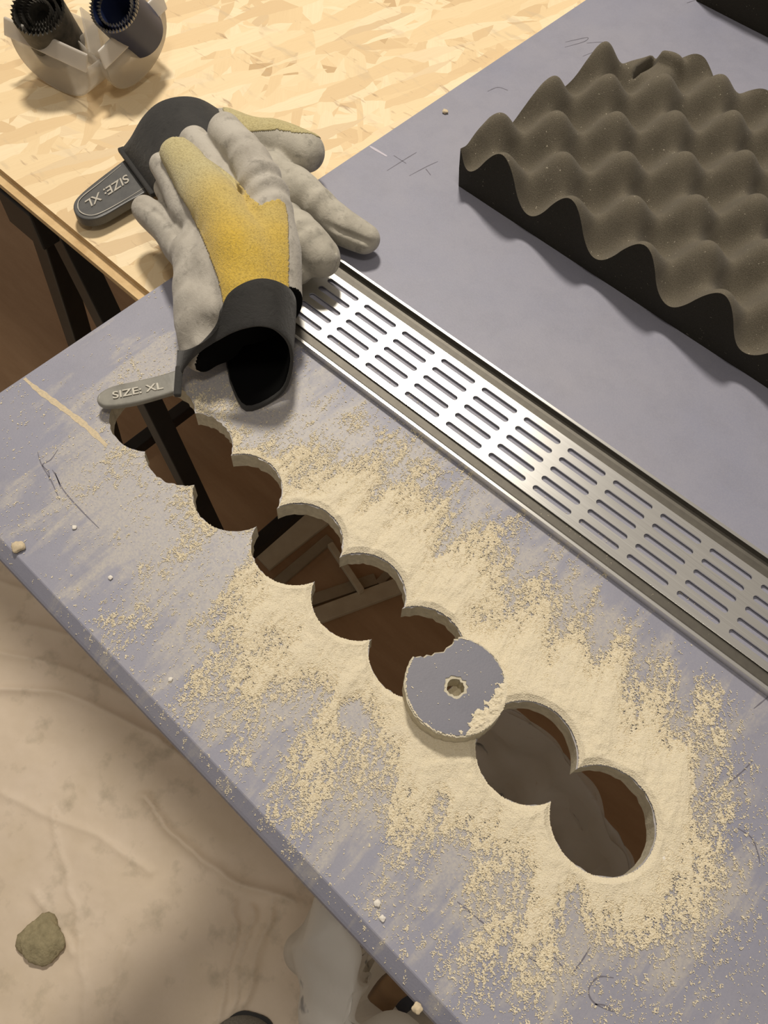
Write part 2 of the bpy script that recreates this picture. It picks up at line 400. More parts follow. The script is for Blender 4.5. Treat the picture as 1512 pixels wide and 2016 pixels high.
# ---------------------------------------------------------------- the plasterboard sheet with its chain of holes
HOLES = [(2.40, 3.38), (3.42, 3.38), (4.72, 3.38), (6.20, 3.40), (7.63, 3.43), (8.98, 3.38)], [(11.25, 3.36), (12.68, 3.36)]
HR = .78
def chain(cs, R, n=26, jag=.008):
    lows = []; ups = []
    for i, (x, y) in enumerate(cs):
        a0 = PI; a1 = 0.0
        aL = aR = None
        if i > 0:
            d = math.hypot(x - cs[i - 1][0], y - cs[i - 1][1]); aL = math.acos(min(1, d / 2 / R))
        if i < len(cs) - 1:
            d = math.hypot(x - cs[i + 1][0], y - cs[i + 1][1]); aR = math.acos(min(1, d / 2 / R))
        s0 = PI + (aL if aL else 0); s1 = 2 * PI - (aR if aR else 0)      # lower arc, left to right
        for k in range(n + 1):
            a = s0 + (s1 - s0) * k / n; r = R + random.gauss(0, jag) * (0 if k in (0, n) else 1)
            lows.append((x + r * math.cos(a), y + r * math.sin(a)))
        t0 = PI - (aL if aL else 0); t1 = (aR if aR else 0)
        u = []
        for k in range(n + 1):
            a = t0 + (t1 - t0) * k / n; r = R + random.gauss(0, jag) * (0 if k in (0, n) else 1)
            u.append((x + r * math.cos(a), y + r * math.sin(a)))
        ups += u
    loop = lows + ups[::-1]
    out = []
    for p in loop:
        if not out or math.hypot(p[0] - out[-1][0], p[1] - out[-1][1]) > 1e-4: out.append(p)
    if math.hypot(out[0][0] - out[-1][0], out[0][1] - out[-1][1]) < 1e-4: out.pop()
    return out
LOOPS = [chain(HOLES[0], HR), chain(HOLES[1], HR)]
BX, BY = 42.0, 30.8
def extrude_holed(outer, holes, z0, z1, top_m=0, bot_m=0, hole_m=1, side_m=1):
    loops = [outer] + holes
    pts2 = [p for l in loops for p in l]; n = len(pts2)
    tris = tessellate_polygon([[Vector((p[0], p[1], 0)) for p in l] for l in loops])
    b = MB()
    V = [(p[0], p[1], z1) for p in pts2] + [(p[0], p[1], z0) for p in pts2]
    F = []; Mm = []
    for t in tris:
        a, c, d = [Vector((*pts2[i], 0)) for i in t]
        t = tuple(t) if (c - a).cross(d - a).z > 0 else (t[0], t[2], t[1])
        F.append(t); Mm.append(top_m); F.append((t[2] + n, t[1] + n, t[0] + n)); Mm.append(bot_m)
    o = 0
    for li, l in enumerate(loops):
        k = len(l); area = sum(l[i][0] * l[(i + 1) % k][1] - l[(i + 1) % k][0] * l[i][1] for i in range(k))
        for i in range(k):
            a = o + i; c = o + (i + 1) % k
            q = (a, a + n, c + n, c) if (area > 0) == (li == 0) else (c, c + n, a + n, a)
            if li == 0: pass
            F.append(q); Mm.append(side_m if li == 0 else hole_m)
        o += k
    b.v = V; b.f = F; b.m = Mm
    return b
sheet = extrude_holed([(0, 0), (BX, 0), (BX, BY), (0, BY)], LOOPS, -T, 0, 0, 0, 1, 1)
# factory-tapered front edge
prof = [(0, 0), (-.02, -.008), (-.19, -.15), (-.23, -.19), (-.25, -.25), (-.25, -.34), (-.23, -T), (0, -T)]
v = [(x, y, z) for x in (0, BX) for (y, z) in prof]; k = len(prof)
sheet.add(v, [(i, i + k, (i + 1) % k + k, (i + 1) % k) for i in range(k - 2)], 0)
sheet.add([(0, y, z) for (y, z) in prof], [tuple(range(k))], 1).add([(BX, y, z) for (y, z) in prof], [tuple(range(k))[::-1]], 1)
sheet_o = sheet.build('plasterboard_sheet', [PAPER, GYPSUM])
tag(sheet_o, 'large lavender plasterboard sheet with a chain of round holes sawn through it', 'plasterboard')
# recompute normals so that every wall faces out
bm = bmesh.new(); bm.from_mesh(sheet_o.data); bmesh.ops.remove_doubles(bm, verts=bm.verts, dist=1e-6); bmesh.ops.recalc_face_normals(bm, faces=bm.faces); bm.to_mesh(sheet_o.data); bm.free()
# pencil marks (drawn on the face: parts of the sheet)
def pencil(px, w=.022, n=6, jit=0.0):
    pts = smooth_line([W(x, y, 0)[:2] for (x, y) in px], n)
    v, f = ribbon(pts, w, .003); mesh('pencil_mark', v, f, PENCIL, sheet_o)
for px in ([(1113, 83), (1135, 78), (1157, 74), (1150, 82), (1112, 93)], [(1155, 85), (1183, 83), (1194, 85), (1180, 97), (1147, 111)],
           [(762, 336), (800, 312), (820, 300)], [(775, 306), (800, 322)], [(806, 346), (840, 328), (862, 318)], [(838, 332), (848, 345)],
           [(74, 890), (82, 915), (100, 945), (118, 985)], [(114, 885), (100, 905), (84, 915), (96, 930), (97, 947)], [(108, 930), (125, 965), (160, 1005), (195, 1040)],
           [(103, 925), (112, 940), (120, 962)], [(1208, 1925), (1180, 1923), (1162, 1940), (1160, 1960), (1175, 1978), (1208, 1992)],
           [(1170, 1977), (1190, 1979), (1206, 1990)], [(1015, 1866), (1050, 1890), (1075, 1908)], [(1085, 1880), (1095, 1890), (1110, 1906)], [(1125, 1918), (1145, 1892), (1162, 1865)],
           [(900, 1775), (940, 1808), (978, 1838)], [(1484, 1395), (1512, 1372), (1530, 1355)], [(1452, 1630), (1480, 1650), (1492, 1680), (1496, 1700)],
           [(1370, 0), (1352, 6)], [(1430, 1545), (1460, 1520), (1480, 1500)], [(985, 1360), (1000, 1352)],
           [(1000, 178), (980, 172), (960, 180)]):
    pencil(px, .02)
v, f = ribbon([W(x, y, 0)[:2] for (x, y) in smooth_line([(48, 745), (75, 768), (105, 790), (135, 812), (165, 835), (190, 858), (210, 878)], 5)], .11, .004)
mesh('scrape_mark', v, f, SCRAPE, sheet_o)
v, f = ribbon([W(x, y, 0)[:2] for (x, y) in smooth_line([(728, 288), (745, 298), (762, 308)], 5)], .06, .004)
mesh('scrape_mark', v, f, simple('pale_rub', srgb(196, 190, 200), .8), sheet_o)

# ---------------------------------------------------------------- plaster dust (nobody could count it)
def dust():
    st = .0115; xs = np.arange(-.2, 16.4, st); ys = np.arange(-.19, 7.3, st)
    X, Y = np.meshgrid(xs, ys, indexing='ij')
    alln = HOLES[0] + HOLES[1]
    d = np.full(X.shape, 1e9)
    for (cx, cy) in alln: d = np.minimum(d, np.hypot(X - cx, Y - cy) - HR)
    dk = d.copy()
    for (cx, cy) in ((9.9, 3.33), (10.2, 3.2)): dk = np.minimum(dk, np.hypot(X - cx, Y - cy) - .75)
    dk = np.maximum(dk, 0)
    up = Y > 3.4
    amp = np.where(up, .26 + .89 * sstep(4.0, 7.0, X), .16 + .99 * sstep(5.4, 7.6, X))
    s = np.where(up, .55 + .75 * sstep(3, 6, X) - .45 * sstep(11.5, 14, X), .50 + .55 * sstep(4.5, 6.5, X) - .15 * sstep(8.5, 10.5, X))
    s = np.maximum(s, .4)
    cov = amp * np.exp(-(dk / s) ** 1.15) * 1.35
    # swipes
    th = np.clip(.06 * (X - 5), -.1, .45)
    u = X * np.cos(th) + Y * np.sin(th); w = -X * np.sin(th) + Y * np.cos(th)
    streak = fbm(u * 2.6, w * .55, 3, 4); blot = fbm(X * 1.5, Y * 1.5, 9, 5); med = fbm(X * 6, Y * 6, 21, 4)
    reach = np.exp(-(dk / 3.3) ** 2) * (.16 + .84 * sstep(1.5, 5, X)) * (1 - .75 * sstep(13.2, 15, X)) * sstep(-.9, .35, Y)
    cov = cov + 1.15 * (streak - .47) * reach * 1.6 + .9 * (blot - .5) * reach + .25 * reach * .8 - .12
    # the wiped patch beside the disk and the cleaner strip by the grille
    cov -= .9 * np.exp(-(((X - 8.9) / .35) ** 2 + ((Y - 1.95) / .22) ** 2))
    cov -= .35 * sstep(6.0, 6.8, Y)
    for (cx, cy, rr) in ((6.2, 5.7, .5), (5.3, 5.5, .4), (7.4, 6.0, .45)): cov -= .35 * np.exp(-(((X - cx) ** 2 + (Y - cy) ** 2) / rr ** 2))
    cov += .35 * np.exp(-((dk / .12) ** 2)) * sstep(2.8, 4.5, X)
    # grains: speckle at two sizes
    h1 = fbm(X / .045 + .4 * Y / .045, Y / .085, 31, 2); h2 = _hash(np.floor(X / st), np.floor(Y / st), 5); h3 = vnoise(X / .03, Y / .03, 77)
    gr = .42 * h1 + .3 * h2 + .28 * h3
    val = cov * .95 + (med - .5) * .42 + (gr - .52) * 1.7 - .40
    stray = (h3 > .90) & (h2 > .5) & (vnoise(X * 1.2, Y * 1.2, 3) > .35) & (dk < 4.2) & (X > 1)
    keep = ((val > 0) | stray) & (d > .01) & (X > .03)
    z = .006 + np.clip(val, 0, .5) * .03 + np.clip(cov - .75, 0, 1) * .07 * (.5 + fbm(X * 5, Y * 5, 40, 4)) * np.clip(d / .1, .15, 1) + h2 * .006
    z = np.minimum(z, .14)
    sl = np.clip(-Y / .19, 0, 1); z = z - sl * .15
    kc = keep[:-1, :-1]
    # each kept cell is a grain with its four corners; corners are shared
    idx = np.arange(X.size).reshape(X.shape)
    q = np.c_[idx[:-1, :-1][kc], idx[1:, :-1][kc], idx[1:, 1:][kc], idx[:-1, 1:][kc]]
    used = np.zeros(X.size, bool); used[q.ravel()] = True
    mp = np.cumsum(used) - 1
    jx = (_hash(idx, idx * 0, 91) - .5) * st * .7; jy = (_hash(idx, idx * 0, 92) - .5) * st * .7
    V = np.c_[(X + jx).ravel()[used], (Y + jy).ravel()[used], z.ravel()[used]]
    o = fast_mesh('plaster_dust', V, mp[q], DUST, smooth=False)
    return tag(o, 'cream plaster dust strewn over the sheet around the sawn holes', 'dust', kind='stuff')
dust()

# ---------------------------------------------------------------- sawn-out disk lying across the chain
def disk():
    c = np.array([9.84, 3.27]); R = .79; z0, z1 = .045, .045 + T
    pts = []
    for k in range(96):
        a = 2 * PI * k / 96; r = R + random.gauss(0, .006)
        pts.append((c[0] + r * math.cos(a), c[1] + r * math.sin(a)))
    bc = np.array(W(826, 1210, z1)[:2]); br = .78
    dv = bc - c; bc = c + dv / np.linalg.norm(dv) * 1.36
    out = []
    for p in pts:
        q = np.array(p); dd = np.linalg.norm(q - bc)
        if dd < br: q = bc + (q - bc) / dd * (br + random.gauss(0, .012))
        out.append(tuple(q))
    hc = W(897, 1353, z1)[:2]
    hole = [(hc[0] + (.135 + random.gauss(0, .008)) * math.cos(a), hc[1] + (.135 + random.gauss(0, .008)) * math.sin(a)) for a in np.linspace(0, 2 * PI, 24, endpoint=False)]
    root = empty('plasterboard_disk', (c[0], c[1], .02), 'round sawn-out plasterboard disk with a pilot hole, lying between the holes', 'disk')
    b = extrude_holed(out, [hole], z0, z1 - .01, 0, 0, 0, 0)
    o = b.build('gypsum_core', GYPSUM, root)
    bm = bmesh.new(); bm.from_mesh(o.data); bmesh.ops.recalc_face_normals(bm, faces=bm.faces); bm.to_mesh(o.data); bm.free()
    ins = lambda pts, cc, kk: [((p[0] - cc[0]) * (kk + random.gauss(0, .006)) + cc[0], (p[1] - cc[1]) * (kk + random.gauss(0, .006)) + cc[1]) for p in pts]
    rag = []
    for i, p in enumerate(hole):
        kk = 1.25 + .35 * abs(math.sin(i * 1.7)) * random.random() ; rag.append(((p[0] - hc[0]) * kk + hc[0], (p[1] - hc[1]) * kk + hc[1]))
    b = extrude_holed(ins(out, c, .965), [rag], z1 - .012, z1 + .006, 0, 0, 0, 0)
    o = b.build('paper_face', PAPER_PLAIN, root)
    bm = bmesh.new(); bm.from_mesh(o.data); bmesh.ops.recalc_face_normals(bm, faces=bm.faces); bm.to_mesh(o.data); bm.free()
    # torn paper burrs on the bitten edge
    # dust lying on the disk's right side
    st = .014; g = np.arange(-.8, .8, st); X, Y = np.meshgrid(g, g, indexing='ij')
    A = np.array([W(910, 1440, z1)[0] - c[0], W(910, 1440, z1)[1] - c[1]]); B = np.array([W(990, 1340, z1)[0] - c[0], W(990, 1340, z1)[1] - c[1]])
    dv = (B - A) / np.linalg.norm(B - A); nn = np.array([dv[1], -dv[0]])
    mid = (X - A[0]) * nn[0] + (Y - A[1]) * nn[1]
    r = np.hypot(X, Y)
    hn = fbm((X + 5) * 14, (Y + 5) * 14, 8, 4); h2 = _hash(np.floor(X / st) + 500, np.floor(Y / st) + 500, 6)
    val = mid * 5 + (hn - .5) * 1.4
    rim = np.clip((r - .70) / .08, 0, 1) * (.5 + hn) * .9
    sp = (h2 > .985) & (hn > .56)
    keep = ((val > .0) | (rim > .75) | sp) & (r < .775 + .01 * hn)
    keep &= np.hypot(X - (bc - c)[0], Y - (bc - c)[1]) > br + .02
    keep &= np.hypot(X - (hc[0] - c[0]), Y - (hc[1] - c[1])) > .16
    kc = keep[:-1, :-1]; idx = np.arange(X.size).reshape(X.shape)
    q = np.c_[idx[:-1, :-1][kc], idx[1:, :-1][kc], idx[1:, 1:][kc], idx[:-1, 1:][kc]]
    used = np.zeros(X.size, bool); used[q.ravel()] = True; mp = np.cumsum(used) - 1
    z = z1 + .012 + np.clip(val, 0, 1) * .05 * (.4 + hn) * np.clip((.8 - r) / .1, 0.1, 1) + h2 * .006
    V = np.c_[(X + c[0]).ravel()[used], (Y + c[1]).ravel()[used], z.ravel()[used]]
    fast_mesh('dust_patch', V, mp[q], DUST, root, False)['kind'] = 'stuff'
disk()

# ---------------------------------------------------------------- aluminium ventilation grille
GK = 1.0128; GO = CW[:2] + (np.array([1.4485557, 7.38955845]) - CW[:2]) * GK; GA = .025836739
gx = np.array([math.cos(GA), math.sin(GA)]); gy = np.array([-gx[1], gx[0]])
def G(x, y, z): q = GO + (gx * x + gy * y) * GK; return (q[0], q[1], z)
def add_uv(o):
    me = o.data; uv = me.uv_layers.new(name='brush')
    co = np.zeros(len(me.vertices) * 3); me.vertices.foreach_get('co', co); co = co.reshape(-1, 3)
    li = np.zeros(len(me.loops), np.int32); me.loops.foreach_get('vertex_index', li)
    a = co[li]; uu = a[:, 0] * gx[0] + a[:, 1] * gx[1]; vv = a[:, 0] * gy[0] + a[:, 1] * gy[1] + a[:, 2] * .37
    uv.data.foreach_set('uv', np.c_[uu * 10, vv * 10].ravel())
def grille():
    x0, x1 = .35, 17.0; ph = .73; hz = .062; rs = .2674652; sl = .8184; hw = .061
    root = empty('ventilation_grille', G(x0, 0, 0), 'long brushed aluminium ventilation grille with rows of slots, lying on the sheet', 'grille')
    outer = [(x0, -ph), (x1, -ph), (x1, ph), (x0, ph)]; holes = []
    for g in range(0, 17):
        for r in range(-2, 3):
            a0 = g + hw; a1 = g + sl - hw; yc = r * rs
            if a0 - hw < x0 + .05 or a1 + hw > x1 - .05: continue
            h = [(a0 + hw * math.cos(t), yc + hw * math.sin(t)) for t in np.linspace(PI / 2, 3 * PI / 2, 9)]
            h += [(a1 + hw * math.cos(t), yc + hw * math.sin(t)) for t in np.linspace(-PI / 2, PI / 2, 9)]
            holes.append(h)
    b = extrude_holed(outer, holes, hz - .03, hz, 0, 0, 0, 0)
    b.v = [G(*p) for p in b.v]
    o = b.build('slotted_plate', ALU, root)
    bm = bmesh.new(); bm.from_mesh(o.data); bmesh.ops.recalc_face_normals(bm, faces=bm.faces); bm.to_mesh(o.data); bm.free()
    add_uv(o)
    for s in (1, -1):
        prof = [(.70, hz - .008), (.735, hz - .008), (.738, .016), (.75, .010), (.90, .012), (.955, .022), (.985, .05), (.998, .10), (1.002, .150), (1.008, .156), (1.062, .156), (1.07, .148), (1.07, .006), (.70, .006)]
        if s < 0: prof = [(-a, z) for (a, z) in prof][::-1]
        k = len(prof); v = [G(x, y, z) for x in (x0, x1) for (y, z) in prof]
        f = [(i, (i + 1) % k, (i + 1) % k + k, i + k) for i in range(k)] + [tuple(range(k))[::-1], tuple(range(k, 2 * k))]
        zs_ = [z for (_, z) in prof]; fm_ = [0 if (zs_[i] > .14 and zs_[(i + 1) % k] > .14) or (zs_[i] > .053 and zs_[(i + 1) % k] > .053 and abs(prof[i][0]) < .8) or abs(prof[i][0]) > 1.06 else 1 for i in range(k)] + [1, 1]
        o = mesh('edge_channel', v, f, [ALU, ALU_SHADED], root, fmat=fm_)
        bm = bmesh.new(); bm.from_mesh(o.data); bmesh.ops.recalc_face_normals(bm, faces=bm.faces); bm.to_mesh(o.data); bm.free()
        add_uv(o)
grille()

# ---------------------------------------------------------------- OSB sheet (tongued edge) under the plasterboard
OT = -T - .004
b = MB()
y0 = 5.46
prof = [(y0, OT), (y0, OT - .15), (y0 - .22, OT - .165), (y0 - .22, OT - .31), (y0, OT - .325), (y0, OT - .48), (44, OT - .48), (44, OT)]
k = len(prof); v = [(x, y + (.0), z) for x in (-26, 36) for (y, z) in prof]
b.add(v, [(i, i + k, (i + 1) % k + k, (i + 1) % k) for i in range(k - 2)], 1)
b.add(v, [(k - 1, 2 * k - 1, k, 0)], 0).add(v, [(k - 2, 2 * k - 2, 2 * k - 1, k - 1)], 1)
b.add(v, [tuple(range(k))], 1).add(v, [tuple(range(k, 2 * k))[::-1]], 1)
osb = b.build('strand_board', [OSB, OSBEDGE])
bm = bmesh.new(); bm.from_mesh(osb.data); bmesh.ops.remove_doubles(bm, verts=bm.verts, dist=1e-6); bmesh.ops.recalc_face_normals(bm, faces=bm.faces); bm.to_mesh(osb.data); bm.free()
tag(osb, 'pale oriented strand board with a tongued edge, lying under the lavender sheet', 'wood panel')

# ---------------------------------------------------------------- trestle under the strand board
tr = empty('trestle', (-5.2, 8, FL), 'black trestle with splayed legs standing under the strand board', 'trestle')
ztop = OT - .49
MB().box((-5.9, 5.25, ztop - 1.1), (-4.5, 27, ztop)).build('top_beam', BLACKPAINT, tr, bevel=.05)
for yy in (6.0, 26.0):
    for sx in (1, -1):
        MB().bar((-5.2 + sx * .35, yy, ztop - .3), (-5.2 + sx * 3.9, yy + .25 * (1 if yy < 10 else -1), FL), .64, .62, (0, 1, 0)).build('leg', BLACKPAINT, tr, bevel=.04)
for sx in (1, -1):
    MB().bar((-5.2 + sx * 3.55, 6.2, FL + 1.9), (-5.2 + sx * 3.55, 25.9, FL + 1.9), .55, .6).build('stretcher', BLACKPAINT, tr, bevel=.04)

# ---------------------------------------------------------------- egg-crate foam
def foam(x0, x1, y0, y1, px, py, ax, ay, lo, amp, name_label, tear=None, st=.045):
    nx = int((x1 - x0) / st); ny = int((y1 - y0) / st)
    xs = np.linspace(x0, x1, nx); ys = np.linspace(y0, y1, ny); X, Y = np.meshgrid(xs, ys, indexing='ij')
    f = np.cos(PI * (X - px) / ax) * np.cos(PI * (Y - py) / ay)
    f = np.sign(f) * np.abs(f) ** .92
    Z = lo + amp * (.5 + .5 * f) ** 1.05 + (fbm(X * 1.3, Y * 1.3, 5, 3) - .5) * .10
    g2 = np.exp(-((X - x0) / .75) ** 2 - ((Y - y1) / .75) ** 2); Z = Z - g2 * (Z - .4) * .95
    Z = Z + .38 * np.exp(-((X - x0) / .22) ** 2 - ((Y - y0) / .45) ** 2)
    # cut edges: the left side leans and wavers a little
    XX = X + (fbm(Y * .7, Y * 0, 3, 3) - .5) * .5 * np.exp(-(X - x0) / .6) + .18 * (Z - lo) * np.exp(-(X - x0) / .25)
    YY = Y + (fbm(X * .8, X * 0 + 3, 4, 3) - .5) * .10 * np.exp(-(Y - y0) / .5)
    YY = YY - 1.0 * g2
    if tear is not None:
        tx, ty, rr = tear
        g = np.exp(-(((X - tx) / rr) ** 2 + ((Y - ty) / rr) ** 2) ** 2); Z = Z - g * (Z - .95)
        g = np.exp(-(((X - tx + .12) / .10) ** 2 + ((Y - ty + .05) / .45) ** 2) ** 2); Z = Z - g * (Z - .3)
        g = np.exp(-(((X - tx - .22) / .42) ** 2 + ((Y - ty - .38) / .14) ** 2) ** 2); Z = Z + g * .22
    n = X.size; idx = np.arange(n).reshape(X.shape)
    V = np.c_[XX.ravel(), YY.ravel(), Z.ravel()]
    q = np.c_[idx[:-1, :-1].ravel(), idx[1:, :-1].ravel(), idx[1:, 1:].ravel(), idx[:-1, 1:].ravel()]
    ring = np.r_[idx[:, 0], idx[-1, 1:], idx[:-1, -1][::-1], idx[0, 1:-1][::-1]]
    bot = V[ring].copy(); bot[:, 2] = .004; fr_ = np.exp(-(bot[:, 1] - y0) / .2); bot[:, 1] += .16 * fr_
    mid = V[ring].copy(); mid[:, 2] = .004 + (mid[:, 2] - .004) * .5; mid[:, 1] += .06 * fr_
    m = len(ring); a = np.arange(m); c = (a + 1) % m
    # separate ring so that the cut edge stays crisp
    top = V[ring].copy()
    o1 = n; o2 = n + m; o3 = n + 2 * m
    V = np.r_[V, top, mid, bot]
    q = np.r_[q, np.c_[o2 + a, o2 + c, o1 + c, o1 + a], np.c_[o3 + a, o3 + c, o2 + c, o2 + a]]
    nt_ = len(q) - 2 * m
    o = fast_mesh('acoustic_foam', V, q, [FOAM, FOAM_CUT])
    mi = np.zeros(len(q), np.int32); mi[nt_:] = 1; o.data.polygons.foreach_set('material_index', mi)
    return tag(o, name_label, 'foam', 'egg-crate foam pieces')
foam(2.35, 15.5, 12.02, 18.35, 3.43, 12.05, .885, .945, .56, .95, 'dark grey egg-crate foam slab lying beside the slotted grille', tear=(3.5, 17.72, .62))
foam(2.1, 13.0, 22.3, 28.0, 3.0, 22.6, .885, .945, 1.35, .6, 'dark foam slab in the top right corner, behind the egg-crate slab', st=.07)

# ---------------------------------------------------------------- work gloves
def surface_nets(fld, org, h):
    s = fld < 0
    nx, ny, nz = fld.shape
    c = np.stack([s[i:nx - 1 + i, j:ny - 1 + j, k:nz - 1 + k] for i in (0, 1) for j in (0, 1) for k in (0, 1)])
    cnt = c.sum(0); act = (cnt > 0) & (cnt < 8)
    ids = -np.ones(act.shape, np.int64); cells = np.argwhere(act); ids[act] = np.arange(len(cells))
    acc = np.zeros((len(cells), 3)); num = np.zeros(len(cells))
    off = [(i, j, k) for i in (0, 1) for j in (0, 1) for k in (0, 1)]
    for a in range(8):
        for b in range(a + 1, 8):
            oa = np.array(off[a]); ob = np.array(off[b])
            if np.abs(oa - ob).sum() != 1: continue
            va = fld[tuple((cells + oa).T)]; vb = fld[tuple((cells + ob).T)]
            cr = (va < 0) != (vb < 0); t = np.where(cr, va / np.where(cr, va - vb, 1), 0)
            p = oa + t[:, None] * (ob - oa)
            acc[cr] += p[cr]; num[cr] += 1
    V = org + h * (cells + acc / num[:, None])
    Q = []
    for ax in range(3):
        o1, o2 = [a for a in range(3) if a != ax]
        sl0 = [slice(1, -1)] * 3; sl1 = [slice(1, -1)] * 3
        sl0[ax] = slice(0, -1); sl1[ax] = slice(1, None)
        a = s[tuple(sl0)]; b = s[tuple(sl1)]
        e = np.argwhere(a != b); e2 = e + 1; e2[:, ax] = e[:, ax]
        flip = a[a != b]
        def cid(d1, d2):
            x = e2.copy(); x[:, o1] -= d1; x[:, o2] -= d2; return ids[tuple(x.T)]
        q = np.c_[cid(1, 1), cid(0, 1), cid(0, 0), cid(1, 0)]
        fl = flip if ax != 1 else ~flip
        q[~fl] = q[~fl][:, ::-1]
        Q.append(q)
    Q = np.concatenate(Q); Q = Q[(Q >= 0).all(1)]
    return V, Q
def glove_surface(chains, h=.035, k=.10, wrinkles=(), flat=1.0, floor_fn=None, seams=(), cut=None):
    ch = [[(np.array(W(p[0], p[1], p[2])), p[3]) for p in c] for c in chains]
    pts = np.array([p for c in ch for p, r in c]); rad = np.array([r for c in ch for p, r in c])
    lo = (pts - rad[:, None]).min(0) - .15; hi = (pts + rad[:, None]).max(0) + .15
    n = np.ceil((hi - lo) / h).astype(int) + 1
    ax = [lo[i] + h * np.arange(n[i]) for i in range(3)]
    X, Y, Z = np.meshgrid(*ax, indexing='ij')
    F = np.full(X.shape, 9.0, np.float32)
    for c in ch:
        D = np.full(X.shape, 9.0, np.float32)
        for (a, ra), (b, rb) in zip(c[:-1], c[1:]):
            m = max(ra, rb) + .35
            l = np.minimum(a, b) - m; u = np.maximum(a, b) + m
            i0 = np.maximum(((l - lo) / h).astype(int), 0); i1 = np.minimum(((u - lo) / h).astype(int) + 2, n)
            S = tuple(slice(p, q) for p, q in zip(i0, i1))
            ab = b - a; L = ab @ ab
            t = np.clip(((X[S] - a[0]) * ab[0] + (Y[S] - a[1]) * ab[1] + (Z[S] - a[2]) * ab[2]) / L, 0, 1)
            dz = (Z[S] - a[2] - t * ab[2]) * flat
            d = np.sqrt((X[S] - a[0] - t * ab[0]) ** 2 + (Y[S] - a[1] - t * ab[1]) ** 2 + dz ** 2) - (ra + (rb - ra) * (t * t * (3 - 2 * t) if False else t))
            D[S] = np.minimum(D[S], d)
        hh = np.clip(.5 + .5 * (F - D) / k, 0, 1)
        F = np.where((F > 5) & (D > 5), 9.0, F * (1 - hh) + D * hh - k * hh * (1 - hh)).astype(np.float32)
    # leather creases: bands across the fingers
    for (px, py, z, dx, dy, rad_, amp, fr) in wrinkles:
        c = W(px, py, z); e = W(px + dx, py + dy, z) - c; e = e / np.linalg.norm(e)
        tt = (X - c[0]) * e[0] + (Y - c[1]) * e[1] + (Z - c[2]) * e[2]
        rr = np.sqrt((X - c[0]) ** 2 + (Y - c[1]) ** 2 + (Z - c[2]) ** 2)
        F = F + amp * np.sin(tt * fr + 1.5 * np.sin(Z * 3 + X * 2)) * np.exp(-(rr / rad_) ** 2)
    # seams: a shallow groove where two leather panels meet
    for (p0, p1, dep, wd) in seams:
        a = np.array(W(*p0)); b_ = np.array(W(*p1)); ab = b_ - a; L = ab @ ab
        t = np.clip(((X - a[0]) * ab[0] + (Y - a[1]) * ab[1] + (Z - a[2]) * ab[2]) / L, 0, 1)
        d = np.sqrt((X - a[0] - t * ab[0]) ** 2 + (Y - a[1] - t * ab[1]) ** 2 + (Z - a[2] - t * ab[2]) ** 2)
        F = F + dep * np.exp(-(d / wd) ** 2)
    # soft large-scale unevenness
    F = F + (.05 * np.sin(X * 3.1 + 1.3 * np.sin(Y * 2.7)) * np.sin(Y * 3.7 + Z * 2.1) * .6).astype(np.float32)
    if floor_fn is not None:
        F = np.maximum(F, floor_fn(X, Y) - Z)
    if cut is not None:
        cp, cn = cut
        F = np.maximum(F, (X - cp[0]) * cn[0] + (Y - cp[1]) * cn[1] + (Z - cp[2]) * cn[2]).astype(np.float32)
    V, Q = surface_nets(F, lo, h)
    for it in range(3):       # light smoothing
        s = np.zeros_like(V); c = np.zeros(len(V))
        for i in range(4):
            np.add.at(s, Q[:, i], V[Q[:, (i + 1) % 4]]); np.add.at(c, Q[:, i], 1)
            np.add.at(s, Q[:, i], V[Q[:, (i + 3) % 4]]); np.add.at(c, Q[:, i], 1)
        V = V * .5 + .5 * s / np.maximum(c, 1)[:, None]
    return V, Q
def in_poly(p, poly):
    x, y = p[:, 0], p[:, 1]; r = np.zeros(len(p), bool); n = len(poly)
    for i in range(n):
        (x1, y1), (x2, y2) = poly[i], poly[(i + 1) % n]
        c = ((y1 > y) != (y2 > y)) & (x < (x2 - x1) * (y - y1) / ((y2 - y1) if y2 != y1 else 1e-9) + x1); r ^= c
    return r
def vnormals(V, Q):
    n = np.cross(V[Q[:, 2]] - V[Q[:, 0]], V[Q[:, 3]] - V[Q[:, 1]]); N = np.zeros_like(V)
    for i in range(4): np.add.at(N, Q[:, i], n)
    return N / np.maximum(np.linalg.norm(N, axis=1), 1e-9)[:, None]
def panel(name, V, Q, N, poly, mat, parent, lift=.016, zmin=None):
    ctr = V[Q].mean(1); fn = N[Q].mean(1); sel = in_poly(PX(ctr), poly) & (((CW - ctr) * fn).sum(1) > -.15)
    if zmin is not None: sel &= ctr[:, 2] > zmin
    q = Q[sel]; used = np.unique(q); mp = -np.ones(len(V), int); mp[used] = np.arange(len(used))
    top = V[used] + N[used] * lift; n = len(used); bot = V[used] - N[used] * .01
    q = mp[q]
    ed = {}
    for f in q:
        for i in range(4):
            e = (f[i], f[(i + 1) % 4]); ed[e] = 1
    side = [(b, a, a + n, b + n) for (a, b) in ed if (b, a) not in ed]
    QQ = np.r_[q, q[:, ::-1] + n, np.array(side).reshape(-1, 4)]
    return fast_mesh(name, np.r_[top, bot], QQ, mat, parent, True)
